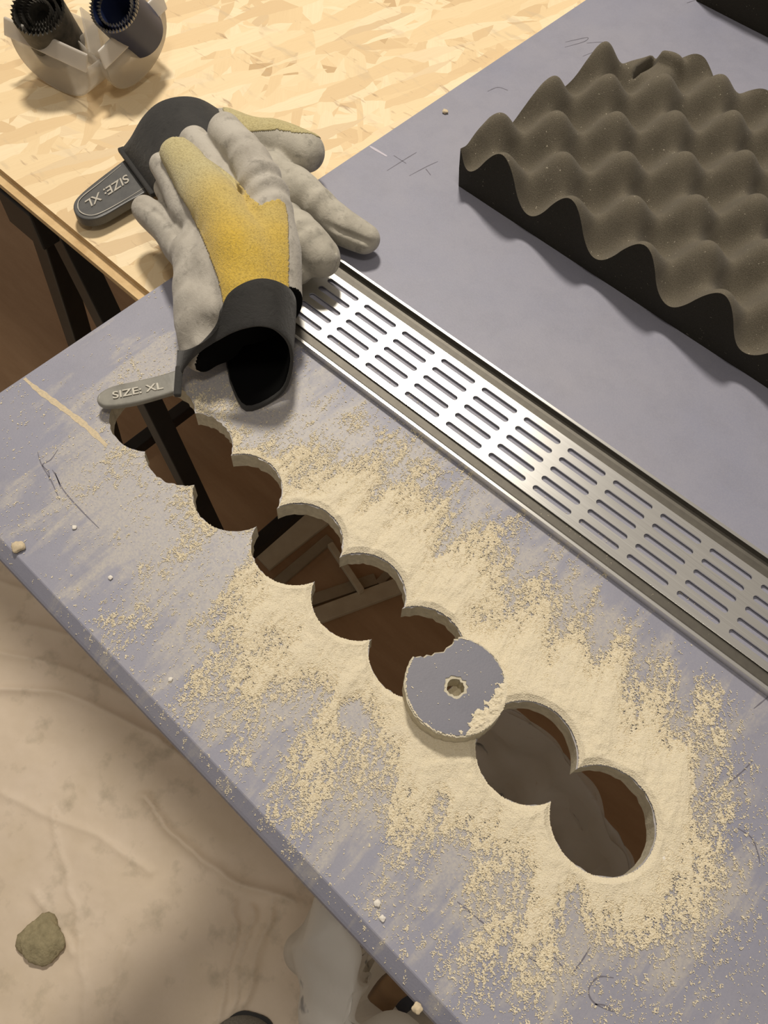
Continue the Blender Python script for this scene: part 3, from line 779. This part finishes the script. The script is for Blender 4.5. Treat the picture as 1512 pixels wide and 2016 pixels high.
def strip(name, A, B, mat, parent, thick=.06, sub=5, lim=None):    # leather band between two rows of points
    A = np.array(smooth_line(A, sub)); B = np.array(smooth_line(B, sub)); n = len(A); R = 9
    V = []
    for j in range(R):
        t = j / (R - 1); V.append(A * (1 - t) + B * t)
    V = np.concatenate(V)
    q = []
    for j in range(R - 1):
        for i in range(n - 1): q.append((j * n + i, j * n + i + 1, (j + 1) * n + i + 1, (j + 1) * n + i))
    o = fast_mesh(name, V, q, mat, parent, True)
    s = o.modifiers.new('solid', 'SOLIDIFY'); s.thickness = thick * P; s.offset = 0
    bv = o.modifiers.new('round', 'BEVEL'); bv.width = thick * P * .35; bv.segments = 2; bv.limit_method = 'ANGLE'; bv.angle_limit = 1.0
    return o
def tab(name, outline, z, mat, parent, thick, ztip=None, bevel=.03):
    # outline: photograph pixels around the tab, z height near its root .. tip along the list's own heights
    pts = smooth_line([W(p[0], p[1], p[2]) for p in outline] + [W(outline[0][0], outline[0][1], outline[0][2])], 4)[:-1]
    n = len(pts); top = [tuple(p) for p in pts]; bot = [(p[0], p[1], p[2] - thick) for p in pts]
    b = MB(); b.add(top + bot, [tuple(range(n))] + [tuple(range(n, 2 * n))[::-1]] + [((i + 1) % n, i, i + n, (i + 1) % n + n) for i in range(n)])
    o = b.build(name, mat, parent)
    bm = bmesh.new(); bm.from_mesh(o.data); bmesh.ops.recalc_face_normals(bm, faces=bm.faces); bm.to_mesh(o.data); bm.free()
    bv = o.modifiers.new('round', 'BEVEL'); bv.width = bevel * P; bv.segments = 3; bv.limit_method = 'ANGLE'
    return o
def lettering(text, p0, p1, up_px, height_px, mat, parent, z):
    # text whose baseline runs from pixel p0 to p1 on a tab, at heights z[0], z[1]
    a = M(W(p0[0], p0[1], z[0])); b = M(W(p1[0], p1[1], z[1])); u = M(W(p0[0] + up_px[0], p0[1] + up_px[1], z[2])) - a
    cu = bpy.data.curves.new('lettering', 'FONT'); cu.body = text; cu.size = 1; cu.extrude = .03; cu.offset = .012
    tmp = bpy.data.objects.new('tmp_lettering', cu); COL.objects.link(tmp)
    dg = bpy.context.evaluated_depsgraph_get(); me = bpy.data.meshes.new_from_object(tmp.evaluated_get(dg))
    bpy.data.objects.remove(tmp, do_unlink=True)
    n = len(me.vertices); co = np.zeros(n * 3, np.float32); me.vertices.foreach_get('co', co); co = co.reshape(-1, 3)
    wd = co[:, 0].max(); x = (b - a); ex = x / np.linalg.norm(x); nz = np.cross(ex, u); nz /= np.linalg.norm(nz); 
    cap = .70
    out = a + np.outer(co[:, 0] / wd, x) + np.outer(co[:, 1] / cap, u) + np.outer(co[:, 2] * .012, nz)
    og = out.mean(0); me.vertices.foreach_set('co', (out - og).astype(np.float32).ravel()); me.materials.clear(); me.materials.append(mat); me.update()
    me.name = 'lettering'
    o = bpy.data.objects.new('lettering', me); COL.objects.link(o); o.location = og; adopt(o, parent); return o

# --- glove lying underneath, fingers towards the grille
gB = empty('work_glove', W(470, 360, -.37), 'lower leather work glove, fingers towards the grille, size tab flat on the strand board', 'glove', 'pair of work gloves')
chB = [[(350, 285, .35, .55), (430, 310, .40, .62), (500, 345, .45, .60), (548, 385, .55, .52)],
       [(385, 255, .35, .5), (440, 262, .40, .52), (505, 285, .5, .5)],
       [(360, 330, .3, .5), (430, 380, .3, .52), (510, 440, .45, .5), (550, 470, .55, .45)],
       [(470, 270, .62, .42), (530, 279, .78, .44), (575, 291, .8, .43), (606, 299, .75, .40)],
       [(530, 345, .62, .50), (580, 372, .68, .43), (630, 408, .62, .38), (680, 448, .5, .36), (718, 472, .40, .30)],
       [(530, 425, .75, .50), (580, 460, .80, .45), (615, 490, .78, .42), (632, 505, .74, .40)],
       [(530, 480, .55, .42), (570, 515, .52, .32), (586, 536, .5, .26)]]
V, Q = glove_surface(chB, k=.12, wrinkles=[(610, 395, 1.0, 55, 40, .5, .045, 14), (592, 452, 1.2, 40, 40, .35, .05, 15), (540, 330, 1, 50, 40, .5, .03, 10), (560, 290, 1.2, 50, 10, .45, .03, 12)],
                     floor_fn=lambda X, Y: np.where(X < .05, OT + .02, .02),
                     seams=[((600, 425, .82), (742, 484, .50), .10, .05), ((655, 488, 1.0), (662, 530, .65), .08, .05), ((628, 262, 1.15), (644, 312, .8), .07, .05)])
NB = vnormals(V, Q)
fast_mesh('glove_body', V, Q, LEATHER_WORN, gB, True)
panel('back_panel', V, Q, NB, [(440, 205), (540, 225), (600, 236), (640, 258), (656, 290), (648, 296), (634, 274), (612, 263), (585, 262), (545, 255), (515, 258), (470, 262), (440, 262)], SUEDE, gB)['label'] = 'yellow suede back'
# cuff B: arched black band, its rim to the upper left
rimB = [W(236, 298, .0), W(258, 272, .55), (W(282, 232, .95)), W(312, 204, 1.15), W(352, 192, 1.2), W(392, 196, 1.1), W(432, 219, .8), W(470, 246, .35)]
endB = [W(305, 386, .05), W(322, 352, .65), W(345, 325, .95), W(375, 300, 1.1), W(405, 285, 1.15), W(440, 280, 1.1), W(470, 285, .9), W(490, 295, .5)]
strip('cuff', rimB, endB, BLACKCUFF, gB, .07)
kb = MB(); kb.bar(W(238, 293, .12), W(304, 384, .12), .16, .12); kb.build('strap_keeper', BLACKCUFF, gB, bevel=.03)
tb = tab('size_tab', [(247, 312, .02), (274, 328, .02), (298, 362, .02), (292, 374, .02), (250, 398, .02), (205, 424, .0), (180, 431, .0), (158, 428, .0), (146, 416, .0), (145, 400, .0), (157, 383, .0), (190, 355, .0)], 0, RUBBER, gB, .22)
MB().add(*ribbon([W(x, y, .03)[:2] for (x, y) in smooth_line([(238, 325), (195, 360), (160, 388), (153, 405), (160, 418), (180, 423), (205, 415), (250, 390), (285, 368)], 4)], .02, .025)).build('stitching', LETTER, tb)
lettering('SIZE: XL', (250, 343), (167, 397), (6, 14), 1, LETTER, tb, (.03, .015, .03))

# --- glove on top, cuff open towards the viewer
gA = empty('work_glove', W(480, 620, 0), 'upper leather work glove with a yellow suede finger and gaping black cuff', 'glove', 'pair of work gloves')
chA = [[(500, 610, 1.15, .70), (478, 500, 1.45, .66), (430, 415, 1.62, .52), (385, 348, 1.66, .42), (352, 306, 1.62, .34)],
       [(535, 600, 1.05, .60), (530, 500, 1.35, .58), (525, 440, 1.5, .52)],
       [(535, 500, 1.3, .5), (530, 420, 1.55, .46), (510, 350, 1.72, .42), (478, 295, 1.75, .385), (443, 258, 1.7, .34)],
       [(420, 660, .75, .55), (408, 590, .90, .60), (398, 510, 1.0, .56), (420, 450, 1.2, .5)],
       [(440, 620, .9, .62), (430, 540, 1.1, .62), (440, 470, 1.3, .55)],
       [(394, 690, .55, .38), (392, 640, .72, .45), (400, 560, .95, .5)],
       [(400, 525, .98, .42), (352, 478, .86, .36), (315, 435, .72, .34), (287, 410, .62, .275)],
       [(420, 470, 1.2, .42), (372, 415, 1.25, .34), (340, 360, 1.25, .30), (318, 328, 1.2, .25)],
       [(405, 480, .85, .38), (360, 425, .8, .30), (325, 372, .72, .26)],
       [(470, 400, 1.3, .34), (425, 330, 1.35, .33), (384, 278, 1.3, .33)]]
ca = np.array(W(374, 716, .6)); cb = np.array(W(510, 592, 1.4)); cz = np.array([0, 0, 1.0])
cn = np.cross(cb - ca, cz); cn /= np.linalg.norm(cn); cn = cn if cn @ (np.array(W(470, 760, 1)) - ca) > 0 else -cn
ca = ca + cn * .14
V, Q = glove_surface(chA, k=.075, cut=(ca, cn), wrinkles=[(520, 352, 1.95, -30, -45, .50, .07, 15), (478, 290, 2.0, -30, -45, .35, .03, 17), (395, 650, 1.15, -10, 60, .55, .06, 9), (385, 560, 1.3, -40, 50, .55, .045, 9), (355, 480, 1.15, -40, -40, .35, .035, 17), (400, 480, 1.4, 40, 50, .4, .03, 13)],
                     floor_fn=lambda X, Y: np.where(X < .05, OT + .02, .02),
                     seams=[((274, 393, .94), (316, 425, 1.06), .05, .05), ((316, 425, 1.06), (350, 468, 1.2), .04, .05)])
NA = vnormals(V, Q)
bodyA = fast_mesh('glove_body', V, Q, [LEATHER, LINING], gA, True)
ctr = V[Q].mean(1); bodyA.data.polygons.foreach_set('material_index', (((ctr - ca) @ cn) > -.05).astype(np.int32))
panel('back_panel', V, Q, NA, [(312, 292), (330, 270), (362, 272), (388, 290), (405, 312), (440, 335), (472, 362), (492, 388), (512, 405), (528, 398), (548, 392), (560, 402), (566, 425), (568, 500), (567, 590), (500, 600), (441, 600), (430, 545), (399, 467), (372, 410), (352, 380), (334, 345), (318, 312)], SUEDE, gA)['label'] = 'yellow suede back'
# cuff A: band that leaves the wrist and gapes open
endA = [W(352, 690, .45), W(366, 690, .85), W(392, 678, 1.15), W(418, 655, 1.42), W(432, 632, 1.6), W(438, 602, 1.78), W(452, 577, 1.92), W(480, 558, 2.02), W(514, 549, 2.06), W(548, 556, 1.95), W(574, 576, 1.5), W(580, 610, .8), W(556, 650, .14), W(490, 670, .06), W(436, 668, .05)]
rimA = [W(346, 778, .22), W(356, 742, .45), W(368, 716, .70), W(390, 696, .95), W(414, 679, 1.18), W(434, 667, 1.35), W(454, 656, 1.5), W(482, 646, 1.64), W(514, 642, 1.7), W(545, 651, 1.58), W(570, 680, 1.1), W(573, 725, .55), W(552, 776, .12), W(484, 808, .04), W(452, 752, .04)]
strip('cuff', endA, rimA, BLACKCUFF, gA, .06)
ins = lambda L, t: [p + (np.array(W(505, 690, .85)) - p) * t for p in L]
strip('cuff_lining', ins(endA[4:], .06), ins([e * .04 + r * .96 for e, r in zip(endA[4:], rimA[4:])], .035), LINING, gA, .02)
# side strap seen at the right of the wrist
strip('side_strap', [W(574, 498, 1.3), W(583, 515, 1.1), W(584, 545, .9), W(577, 590, .7)], [W(566, 505, 1.6), W(570, 530, 1.5), W(570, 560, 1.4), W(566, 590, 1.3)], BLACKCUFF, gA, .05)
ta = tab('size_tab', [(356, 724, .42), (352, 752, .42), (346, 768, .42), (325, 776, .40), (267, 792, .36), (215, 799, .33), (196, 795, .32), (190, 785, .32), (197, 772, .32), (222, 759, .34), (270, 748, .37), (320, 736, .41)], 0, RUBBER_SHINY, gA, .13, bevel=.04)
lettering('SIZE: XL', (222, 785), (322, 765), (-2, -13), 1, LETTER2, ta, (.352, .41, .36))
kb = MB(); kb.bar(W(353, 722, .52), W(349, 780, .44), .13, .12); kb.build('strap_keeper', BLACKCUFF, gA, bevel=.03)

# ---------------------------------------------------------------- hole-saw case, open on the strand board
def case_half(A, Bp, inward, depth, parent, sag):
    A = np.array(A); Bp = np.array(Bp); ex = Bp - A; L = np.linalg.norm(ex); ex = ex / L; inn = np.array([inward[0], inward[1], 0.0]); inn /= np.linalg.norm(inn)
    b = MB(); N = 22
    def prof(off, drop=0):
        out = []
        for i in range(N + 1):
            t = PI * i / N; out.append((A + Bp) / 2 - ex * (L / 2 + off) * math.cos(t) + np.array([0, 0, -1]) * (sag + off) * (math.sin(t) ** .7))
        return out
    f0 = prof(0); f1 = [p + inn * depth for p in f0]
    v = f0 + f1; n = N + 1
    b.add(v, [(i, i + 1, i + 1 + n, i + n) for i in range(N)])          # rounded belly
    b.add(f0, [tuple(range(n))[::-1]]); b.add(f1, [tuple(range(n))])    # end walls
    o = b.build('case_half', FROST, parent, True, 40)
    s = o.modifiers.new('solid', 'SOLIDIFY'); s.thickness = .035 * P; s.offset = 1
    up = np.array([0, 0, 1.0]); r = MB()
    a0 = A - inn * .10 - ex * .08; b0 = Bp - inn * .10 + ex * .08
    w = .36
    q = [a0, b0, b0 + inn * .16 + up * w, a0 + inn * .16 + up * w]
    q2 = [p + inn * .06 for p in q]
    r.add(q + q2, [(0, 1, 2, 3), (7, 6, 5, 4), (0, 4, 5, 1), (1, 5, 6, 2), (2, 6, 7, 3), (3, 7, 4, 0)])
    # latch bump
    mid = (q[2] + q[3]) / 2
    rr = r.build('rim', FROST_RIM, o, bevel=.03)
    return o
case = empty('saw_case', (-5.6, 8.6, OT), 'open translucent plastic saw case with two rounded halves on the strand board', 'case')
hA, hB = W(18, 68, .62), W(170, 138, .62); kA, kB = W(208, 130, .6), W(322, 18, .95)
case_half(hA, hB, (-.2, .98), 1.5, case, .98)
case_half(kB, kA, (-.98, .12), 1.25, case, .96)
MB().bar(W(172, 25, 1.0), W(190, 112, .5), .5, .05, (.6, .6, 0.4)).build('hinge', FROST, case)
def hole_saw(top, bot, r, mat, label, cat='hole saw', group=None, teeth=36, wall=.05):
    top = np.array(top); bot = np.array(bot); ax = top - bot; L = np.linalg.norm(ax); ax = ax / L
    root = bpy.data.objects.new('hole_saw', None); COL.objects.link(root); root.location = M(bot); root.empty_display_size = .02; tag(root, label, cat, group)
    b = MB(); b.lathe([(.001, 0), (r, 0), (r, L), (r - wall, L), (r - wall, .08), (.001, .08)], bot, ax, 48); b.build('cup', mat, root, True, 35)
    A = Vector(ax); t = A.orthogonal().normalized(); c = A.cross(t); m = MB()
    for k in range(teeth):
        a0 = 2 * PI * k / teeth; a1 = 2 * PI * (k + .8) / teeth
        pt = lambda a, rr, z: Vector(bot) + A * z + (t * math.cos(a) + c * math.sin(a)) * rr
        v = [pt(a0, r, L), pt(a1, r, L), pt(a1, r - wall, L), pt(a0, r - wall, L), pt(a1, r, L + .1), pt(a1, r - wall, L + .1)]
        m.add(v, [(0, 1, 4), (2, 3, 5), (1, 2, 5, 4), (0, 4, 5, 3)])
    m.build('toothed_rim', TEETH if mat is SAWBLUE else mat, root)
    return root
tT, tB = W(76, 22, 1.35), W(118, 88, .3)
hole_saw(tT, tB, .62, SAWBLACK, 'widest worn black hole saw standing in the left half of the saw case')
dvec = np.array(tT) - np.array(tB)
hole_saw(np.array(tB) + dvec * .97, np.array(tB) + dvec * .12, .46, SAWBLACK, 'middle black hole saw nested inside the widest black one')
hole_saw(np.array(tB) + dvec * .95, np.array(tB) + dvec * .24, .31, SAWBLACK, 'smallest black hole saw nested in the middle of the black saws', teeth=24)
uT, uB = W(226, 12, 1.55), W(276, 64, .6)
hole_saw(uT, uB, .60, SAWBLUE, 'dark blue hole saw leaning in the right half of the saw case', teeth=44)
duv = np.array(uT) - np.array(uB)
hole_saw(np.array(uB) + duv * .95, np.array(uB) + duv * .15, .44, SAWBLUE, 'narrower blue hole saw nested inside the leaning blue one', teeth=32)

# ---------------------------------------------------------------- crumbs on the sheet
def blob(name, c, r, mat, label, cat, group=None, sq=.6, seed=0, sub=2, rough=.35):
    bm = bmesh.new(); bmesh.ops.create_icosphere(bm, subdivisions=sub, radius=1)
    rn = random.Random(seed); ph = [rn.uniform(0, 6) for _ in range(6)]
    V = []
    for v in bm.verts:
        k = 1 + rough * (math.sin(v.co.x * 3 + ph[0]) * math.sin(v.co.y * 4 + ph[1]) + .6 * math.sin(v.co.z * 5 + ph[2] + v.co.x * 4)) + rough * .3 * rn.uniform(-1, 1)
        V.append((c[0] + v.co.x * r * k, c[1] + v.co.y * r * k, c[2] + r * sq + v.co.z * r * k * sq))
    bm.verts.index_update(); F = [[v.index for v in f.verts] for f in bm.faces]; bm.free()
    o = mesh(name, V, F, mat, None, True); return tag(o, label, cat, group)
CRUMB = simple('white_plaster_crumb', srgb(232, 226, 216), .9, bump=(900, .4, .001))
crumbs = [(218, 1138, .055, 'white plaster crumb nearer the front edge, left of the holes'), (147, 1039, .055, 'white plaster crumb below the scribbled cross on the sheet'),
          (37, 1079, .15, 'buff plaster lump stuck at the front edge of the sheet, far left'), (876, 222, .10, 'small pale flake lying between the strand board and the foam'),
          (743, 1778, .07, 'pinkish crumb by the front edge, right of the hanging bag'), (1304, 1690, .07, 'white chip on the dust right of the last hole'),
          (821, 1985, .10, 'pale flake on the front edge near the bottom of the sheet'), (753, 1808, .06, 'crumb beside the pinkish one, nearer the front edge'),
          (336, 1338, .05, 'small white crumb on the dust below the third hole')]
for i, (x, y, r, lb) in enumerate(crumbs):
    w_ = W(x, y, .0); zc = .0 if w_[1] > 0 else max(-.18, .15 * w_[1] / .19)
    w_ = W(x, y, zc)
    blob('plaster_crumb', (w_[0], w_[1], zc), r * .72, CRUMB if r < .1 else SCRAPE, lb, 'crumb', 'plaster crumbs on the sheet', .5, i, 3, .16)

# ---------------------------------------------------------------- floor: film, lump, offcuts
def film():
    xs = np.arange(-16, 18, .08); ys = np.arange(-16, 4.2, .08); X, Y = np.meshgrid(xs, ys, indexing='ij')
    Z = FL + .10 + .10 * fbm(X * .5, Y * .5, 2, 4) + .05 * fbm(X * 2, Y * 2, 4, 4)
    lines = [([(0, 1362), (60, 1362), (130, 1370), (220, 1410), (300, 1450), (370, 1500)], .30, .16), ([(290, 1570), (340, 1640), (400, 1690), (470, 1740), (540, 1760), (590, 1778)], .34, .15),
             ([(540, 1770), (530, 1830), (500, 1900), (480, 1975)], .22, .12), ([(70, 1760), (110, 1820), (150, 1880)], .12, .10), ([(100, 1590), (130, 1700), (160, 1850), (170, 2030)], .10, .08),
             ([(470, 1780), (462, 1860), (440, 1960), (420, 2030)], .2, .12), ([(0, 1290), (100, 1310), (200, 1350), (300, 1400)], .2, .16), ([(250, 1870), (220, 1960), (205, 2030)], .10, .08),
             ([(0, 1150), (80, 1180), (160, 1230)], .25, .2), ([(500, 1790), (490, 1850), (455, 1990)], .18, .09), ([(0, 1560), (100, 1610), (200, 1650), (300, 1720)], .1, .12),
             ([(20, 1230), (120, 1250), (240, 1300), (330, 1380), (420, 1480)], .22, .18)]
    for px, hgt, wd in lines:
        pl = [W(x, y, FL)[:2] for (x, y) in smooth_line(px, 3)]
        wob = (fbm(X * 1.5, Y * 1.5, 12, 3) - .5) * .4
        d = polydist(X + wob, Y + wob * .6, pl); Z = Z + .75 * hgt * np.exp(-(d / wd) ** 1.3)
    idx = np.arange(X.size).reshape(X.shape)
    q = np.c_[idx[:-1, :-1].ravel(), idx[1:, :-1].ravel(), idx[1:, 1:].ravel(), idx[:-1, 1:].ravel()]
    o = fast_mesh('plastic_sheet', np.c_[X.ravel(), Y.ravel(), Z.ravel()], q, FILM)
    tag(o, 'wrinkled dusty plastic sheet covering the floor in front of the table', 'plastic sheet')
film()
lw = W(86, 1852, FL + .2)
blob('plaster_lump', (lw[0], lw[1], FL + .12), .72, CEMENT, 'grey-green lump of plaster lying on the plastic sheet', 'lump', None, .35, 5, 4, .13)
def offcut(px_a, px_b, wd, th, mat, lb, lift=0):
    a = W(px_a[0], px_a[1], FL + lift + th / 2); b = W(px_b[0], px_b[1], FL + lift + th / 2)
    o = MB().bar(a, b, wd, th).build('board_offcut', mat, bevel=.03); tag(o, lb, 'offcut', 'board offcuts on the floor')
offcut((512, 1103), (690, 965), 1.25, .25, OFFCUT_PALE, 'widest pale offcut on the floor, seen through the fourth hole', .0)
offcut((520, 1170), (650, 1060), .45, .2, OFFCUT, 'dull offcut strip beside the widest pale offcut', .0)
offcut((650, 1072), (712, 1165), .26, .35, OFFCUT_PALE, 'narrow pale offcut lying crosswise over the other strips', .28)
offcut((600, 1222), (850, 1130), .7, .26, OFFCUT_PALE, 'long pale offcut seen below the narrow crosswise one', .0)
offcut((590, 1190), (740, 1140), .5, .2, OFFCUT, 'dull offcut lying under the tip of the crosswise strip', .0)
offcut((745, 1150), (800, 1090), .35, .2, OFFCUT, 'short offcut glimpsed through the upper part of the fifth hole', .0)

# ---------------------------------------------------------------- white bag standing under the sheet
def bag():
    root = empty('plastic_bag', (12.2, 2.2, FL), 'white plastic bag gaping open under the lavender sheet, seen through the last holes', 'bag')
    zr = -4.5
    mouth = [(692, 1812, -1.9), (708, 1880, -2.0), (716, 1950, -2.2), (712, 2005, -2.4), (800, 2020, -3.4), (900, 2060, -4.2), (1080, 2000, -4.6), (1225, 1880, -5.0), (1236, 1722, -4.9), (1190, 1630, -4.4), (1140, 1540, -4.0), (1085, 1470, -3.6), (1000, 1408, -3.2), (930, 1440, -3.6), (820, 1560, -3.0), (730, 1690, -2.2)]
    inn = np.array([W(*p) for p in mouth]); cen = inn.mean(0)
    inn = np.array(smooth_line(list(inn) + [inn[0]], 5))[:-1]; n = len(inn)
    ang = np.linspace(0, 1, n, endpoint=False)
    # rolled rim outward: wide on the near-left side
    
    rows = []
    outw = inn - cen; outw[:, 2] = 0; outw /= np.linalg.norm(outw, axis=1)[:, None]
    near = np.exp(-(np.linalg.norm(inn[:, :2] - np.array(W(690, 1890, -2)[:2]), axis=1) / 2.2) ** 2)
    fold = np.array([math.sin(i * .95) * .6 + math.sin(i * .43 + 1) * .6 for i in range(n)])
    roll = .35 + .78 * near
    fold2 = np.array([math.sin(i * 1.2 + .6) * .5 + math.sin(i * .61) * .5 for i in range(n)])
    def row(off, z, f): 
        r = inn + outw * (off + fold * f)[:, None]; r = r.copy(); r[:, 2] += z + fold2 * f * .8; return r
    rows.append(np.c_[(cen[:2] + (inn[:, :2] - cen[:2]) * .55), np.full(n, FL + 5.0)])
    rows.append(np.c_[(cen[:2] + (inn[:, :2] - cen[:2]) * .92 + outw[:, :2] * (fold * .25)[:, None]), np.full(n, FL + 7)])
    rows.append(row(-.05, -4.0, .34)); rows.append(row(.0, -2.0, .26)); rows.append(row(.0, -.8, .12)); rows.append(row(0 * roll, 0, .0))
    rows.append(row(.12 * roll, .12, .02)); rows.append(row(.4 * roll, .06, .05)); rows.append(row(.75 * roll, -.3, .06)); rows.append(row(.95 * roll, -.9, .08)); rows.append(row(.95 * roll, -2.2, .12))
    rows.append(row(.8 * roll, -4.5, .16)); rows.append(row(.8 * roll, -8, .2))
    last = row(.6 * roll, -9, .2); last[:, 2] = FL + .4; rows.append(last)
    R = len(rows); V = np.concatenate(rows); q = []
    for j in range(R - 1):
        for i in range(n): q.append((j * n + i, j * n + (i + 1) % n, (j + 1) * n + (i + 1) % n, (j + 1) * n + i))
    o = fast_mesh('bag_film', V, q, BAG, root, True)
    s = o.modifiers.new('sub', 'SUBSURF'); s.levels = 2; s.render_levels = 2
    t = bpy.data.textures.new('crumple', 'VORONOI'); t.noise_scale = .075; t.distance_metric = 'DISTANCE'
    d = o.modifiers.new('crumple', 'DISPLACE'); d.texture = t; d.strength = .022; d.mid_level = .4; d.texture_coords = 'GLOBAL'
    return cen
bc = bag()
def arc_band(name, px, z, wd, mat, label, cat):
    pts = smooth_line([W(x, y, z + dz) for (x, y, dz) in px], 5)
    A = np.array(pts); B = A + np.array([0, 0, -wd]); n = len(A)
    q = [(i, i + 1, i + 1 + n, i + n) for i in range(n - 1)]
    o = fast_mesh(name, np.r_[A, B], q, mat); s = o.modifiers.new('solid', 'SOLIDIFY'); s.thickness = .5 * P; s.offset = 0
    bv = o.modifiers.new('round', 'BEVEL'); bv.width = .1 * P; bv.segments = 2
    return tag(o, label, cat)
zc = -6.5
arc_band('paper_wrapper', [(745, 1985, 0), (775, 1945, .6), (815, 1925, .8), (850, 1925, .4), (880, 1950, -.3)], zc, 1.6, BROWNWRAP, 'brown curved wrapper inside the white bag, below the front edge', 'wrapper')
arc_band('plastic_wrapper', [(765, 2005, .2), (790, 1972, .7), (825, 1955, .9), (865, 1962, .4), (890, 1990, -.3)], zc - 2.4, 1.4, BLUEWRAP, 'dark blue curved wrapper beside the brown one in the bag', 'wrapper')
blob('black_rag', (bc[0] + .2, bc[1] - .1, FL + 7.3), 1.7, DARKRAG, 'black rag crumpled in the bottom of the white bag', 'rag', None, .5, 9, 4, .15)

# ---------------------------------------------------------------- shoe of the person taking the picture (only its toe is in view)
def shoe():
    c = W(498, 2002, FL + 1.3); d = np.array(W(470, 2100, FL + 1.3)) - np.array(c); d[2] = 0; d /= np.linalg.norm(d); s = np.array([-d[1], d[0], 0])
    c = np.array(c)
    root = empty('felt_shoe', (c[0], c[1], FL + .2), 'dark grey felt shoe, only its toe showing on the plastic sheet', 'shoe')
    L = 7.2
    st = [(0.0, .02, .02), (.08, .55, .7), (.35, .95, 1.15), (.9, 1.2, 1.45), (1.8, 1.32, 1.75), (3.0, 1.25, 2.2), (4.4, 1.05, 2.7), (5.8, 1.05, 2.9), (6.8, .9, 2.8), (7.2, .3, 2.4)]
    n = 20; V = []
    for (x, w, h) in st:
        for k in range(n):
            a = 2 * PI * k / n; zz = math.sin(a); 
            V.append(tuple(c + d * x + s * w * math.copysign(abs(math.cos(a)) ** .8, math.cos(a)) + np.array([0, 0, FL + .65 - c[2] + (h / 2 + h / 2 * math.copysign(abs(zz) ** .8, zz))])))
    f = [(i * n + k, i * n + (k + 1) % n, (i + 1) * n + (k + 1) % n, (i + 1) * n + k) for i in range(len(st) - 1) for k in range(n)]
    o = mesh('upper', V, f, FELT, root, True); o.modifiers.new('sub', 'SUBSURF').render_levels = 2
    V = []; n2 = 96
    for z in (FL + .45, FL + .8):
        for k in range(n2):
            a = 2 * PI * k / n2; x = L / 2 - (L / 2 + .08) * math.cos(a); w = 1.3 * abs(math.sin(a)) ** .6 * (1 if x < L * .5 else .85)
            p = c + d * x + s * w * (1 if math.sin(a) >= 0 else -1); V.append((p[0], p[1], z))
    f = [(k, (k + 1) % n2, (k + 1) % n2 + n2, k + n2) for k in range(n2)] + [tuple(range(n2))[::-1], tuple(range(n2, 2 * n2))]
    mesh('sole', V, f, SOLE, root)
shoe()

# ---------------------------------------------------------------- light: a warm ceiling lamp beyond the table, pale ceiling and dim walls around
for pos, en in (((-17.0, 26.0, 52.0), 44.0), ((14.0, -1.5, 50.0), 7.5)):  # ceiling lamp, then a weak unseen fill added to brighten bag and grille
    LP = M(pos); ld = bpy.data.lights.new('lamp_and_fill', 'AREA'); ld.shape = 'DISK'; ld.size = .3; ld.energy = en; ld.color = (1.0, .92, .80)
    lo = bpy.data.objects.new('lamp_and_fill', ld); COL.objects.link(lo); lo.location = LP
    lo.rotation_euler = (Vector(M((6, 5, 0))) - Vector(LP)).to_track_quat('-Z', 'Y').to_euler()
w = bpy.data.worlds.new('room'); bpy.context.scene.world = w; w.use_nodes = True
nt = w.node_tree; nt.nodes.clear(); ow = nt.nodes.new('ShaderNodeOutputWorld'); bg = nt.nodes.new('ShaderNodeBackground')
tc = nt.nodes.new('ShaderNodeTexCoord'); sp = nt.nodes.new('ShaderNodeSeparateXYZ'); cr = nt.nodes.new('ShaderNodeValToRGB')
nt.links.new(tc.outputs['Generated'], sp.inputs[0])
mr = nt.nodes.new('ShaderNodeMapRange'); mr.inputs[1].default_value = -1; mr.inputs[2].default_value = 1
nt.links.new(sp.outputs[2], mr.inputs[0]); nt.links.new(mr.outputs[0], cr.inputs[0])
e = cr.color_ramp.elements; e[0].position = .45; e[0].color = (.43, .38, .315, 1); e[1].position = .8; e[1].color = (.52, .46, .40, 1)
nt.links.new(cr.outputs[0], bg.inputs[0]); nt.links.new(bg.outputs[0], ow.inputs[0]); bg.inputs[1].default_value = .45

# ---------------------------------------------------------------- camera
cd = bpy.data.cameras.new('camera'); cam = bpy.data.objects.new('camera', cd); COL.objects.link(cam)
cd.sensor_fit = 'HORIZONTAL'; cd.sensor_width = 36; cd.lens = FPX / 1512 * 36; cd.clip_start = .01; cd.clip_end = 50
R3 = Matrix(((RW[0][0], -RW[1][0], -RW[2][0]), (RW[0][1], -RW[1][1], -RW[2][1]), (RW[0][2], -RW[1][2], -RW[2][2])))
cam.matrix_world = Matrix.Translation(Vector(M(CW))) @ R3.to_4x4()
sc = bpy.context.scene; sc.camera = cam
cd.dof.use_dof = False
sc.view_settings.view_transform = 'Standard'; sc.view_settings.look = 'None'; sc.view_settings.gamma = 1; sc.view_settings.use_curve_mapping = False
sc.view_settings.exposure = 0.0
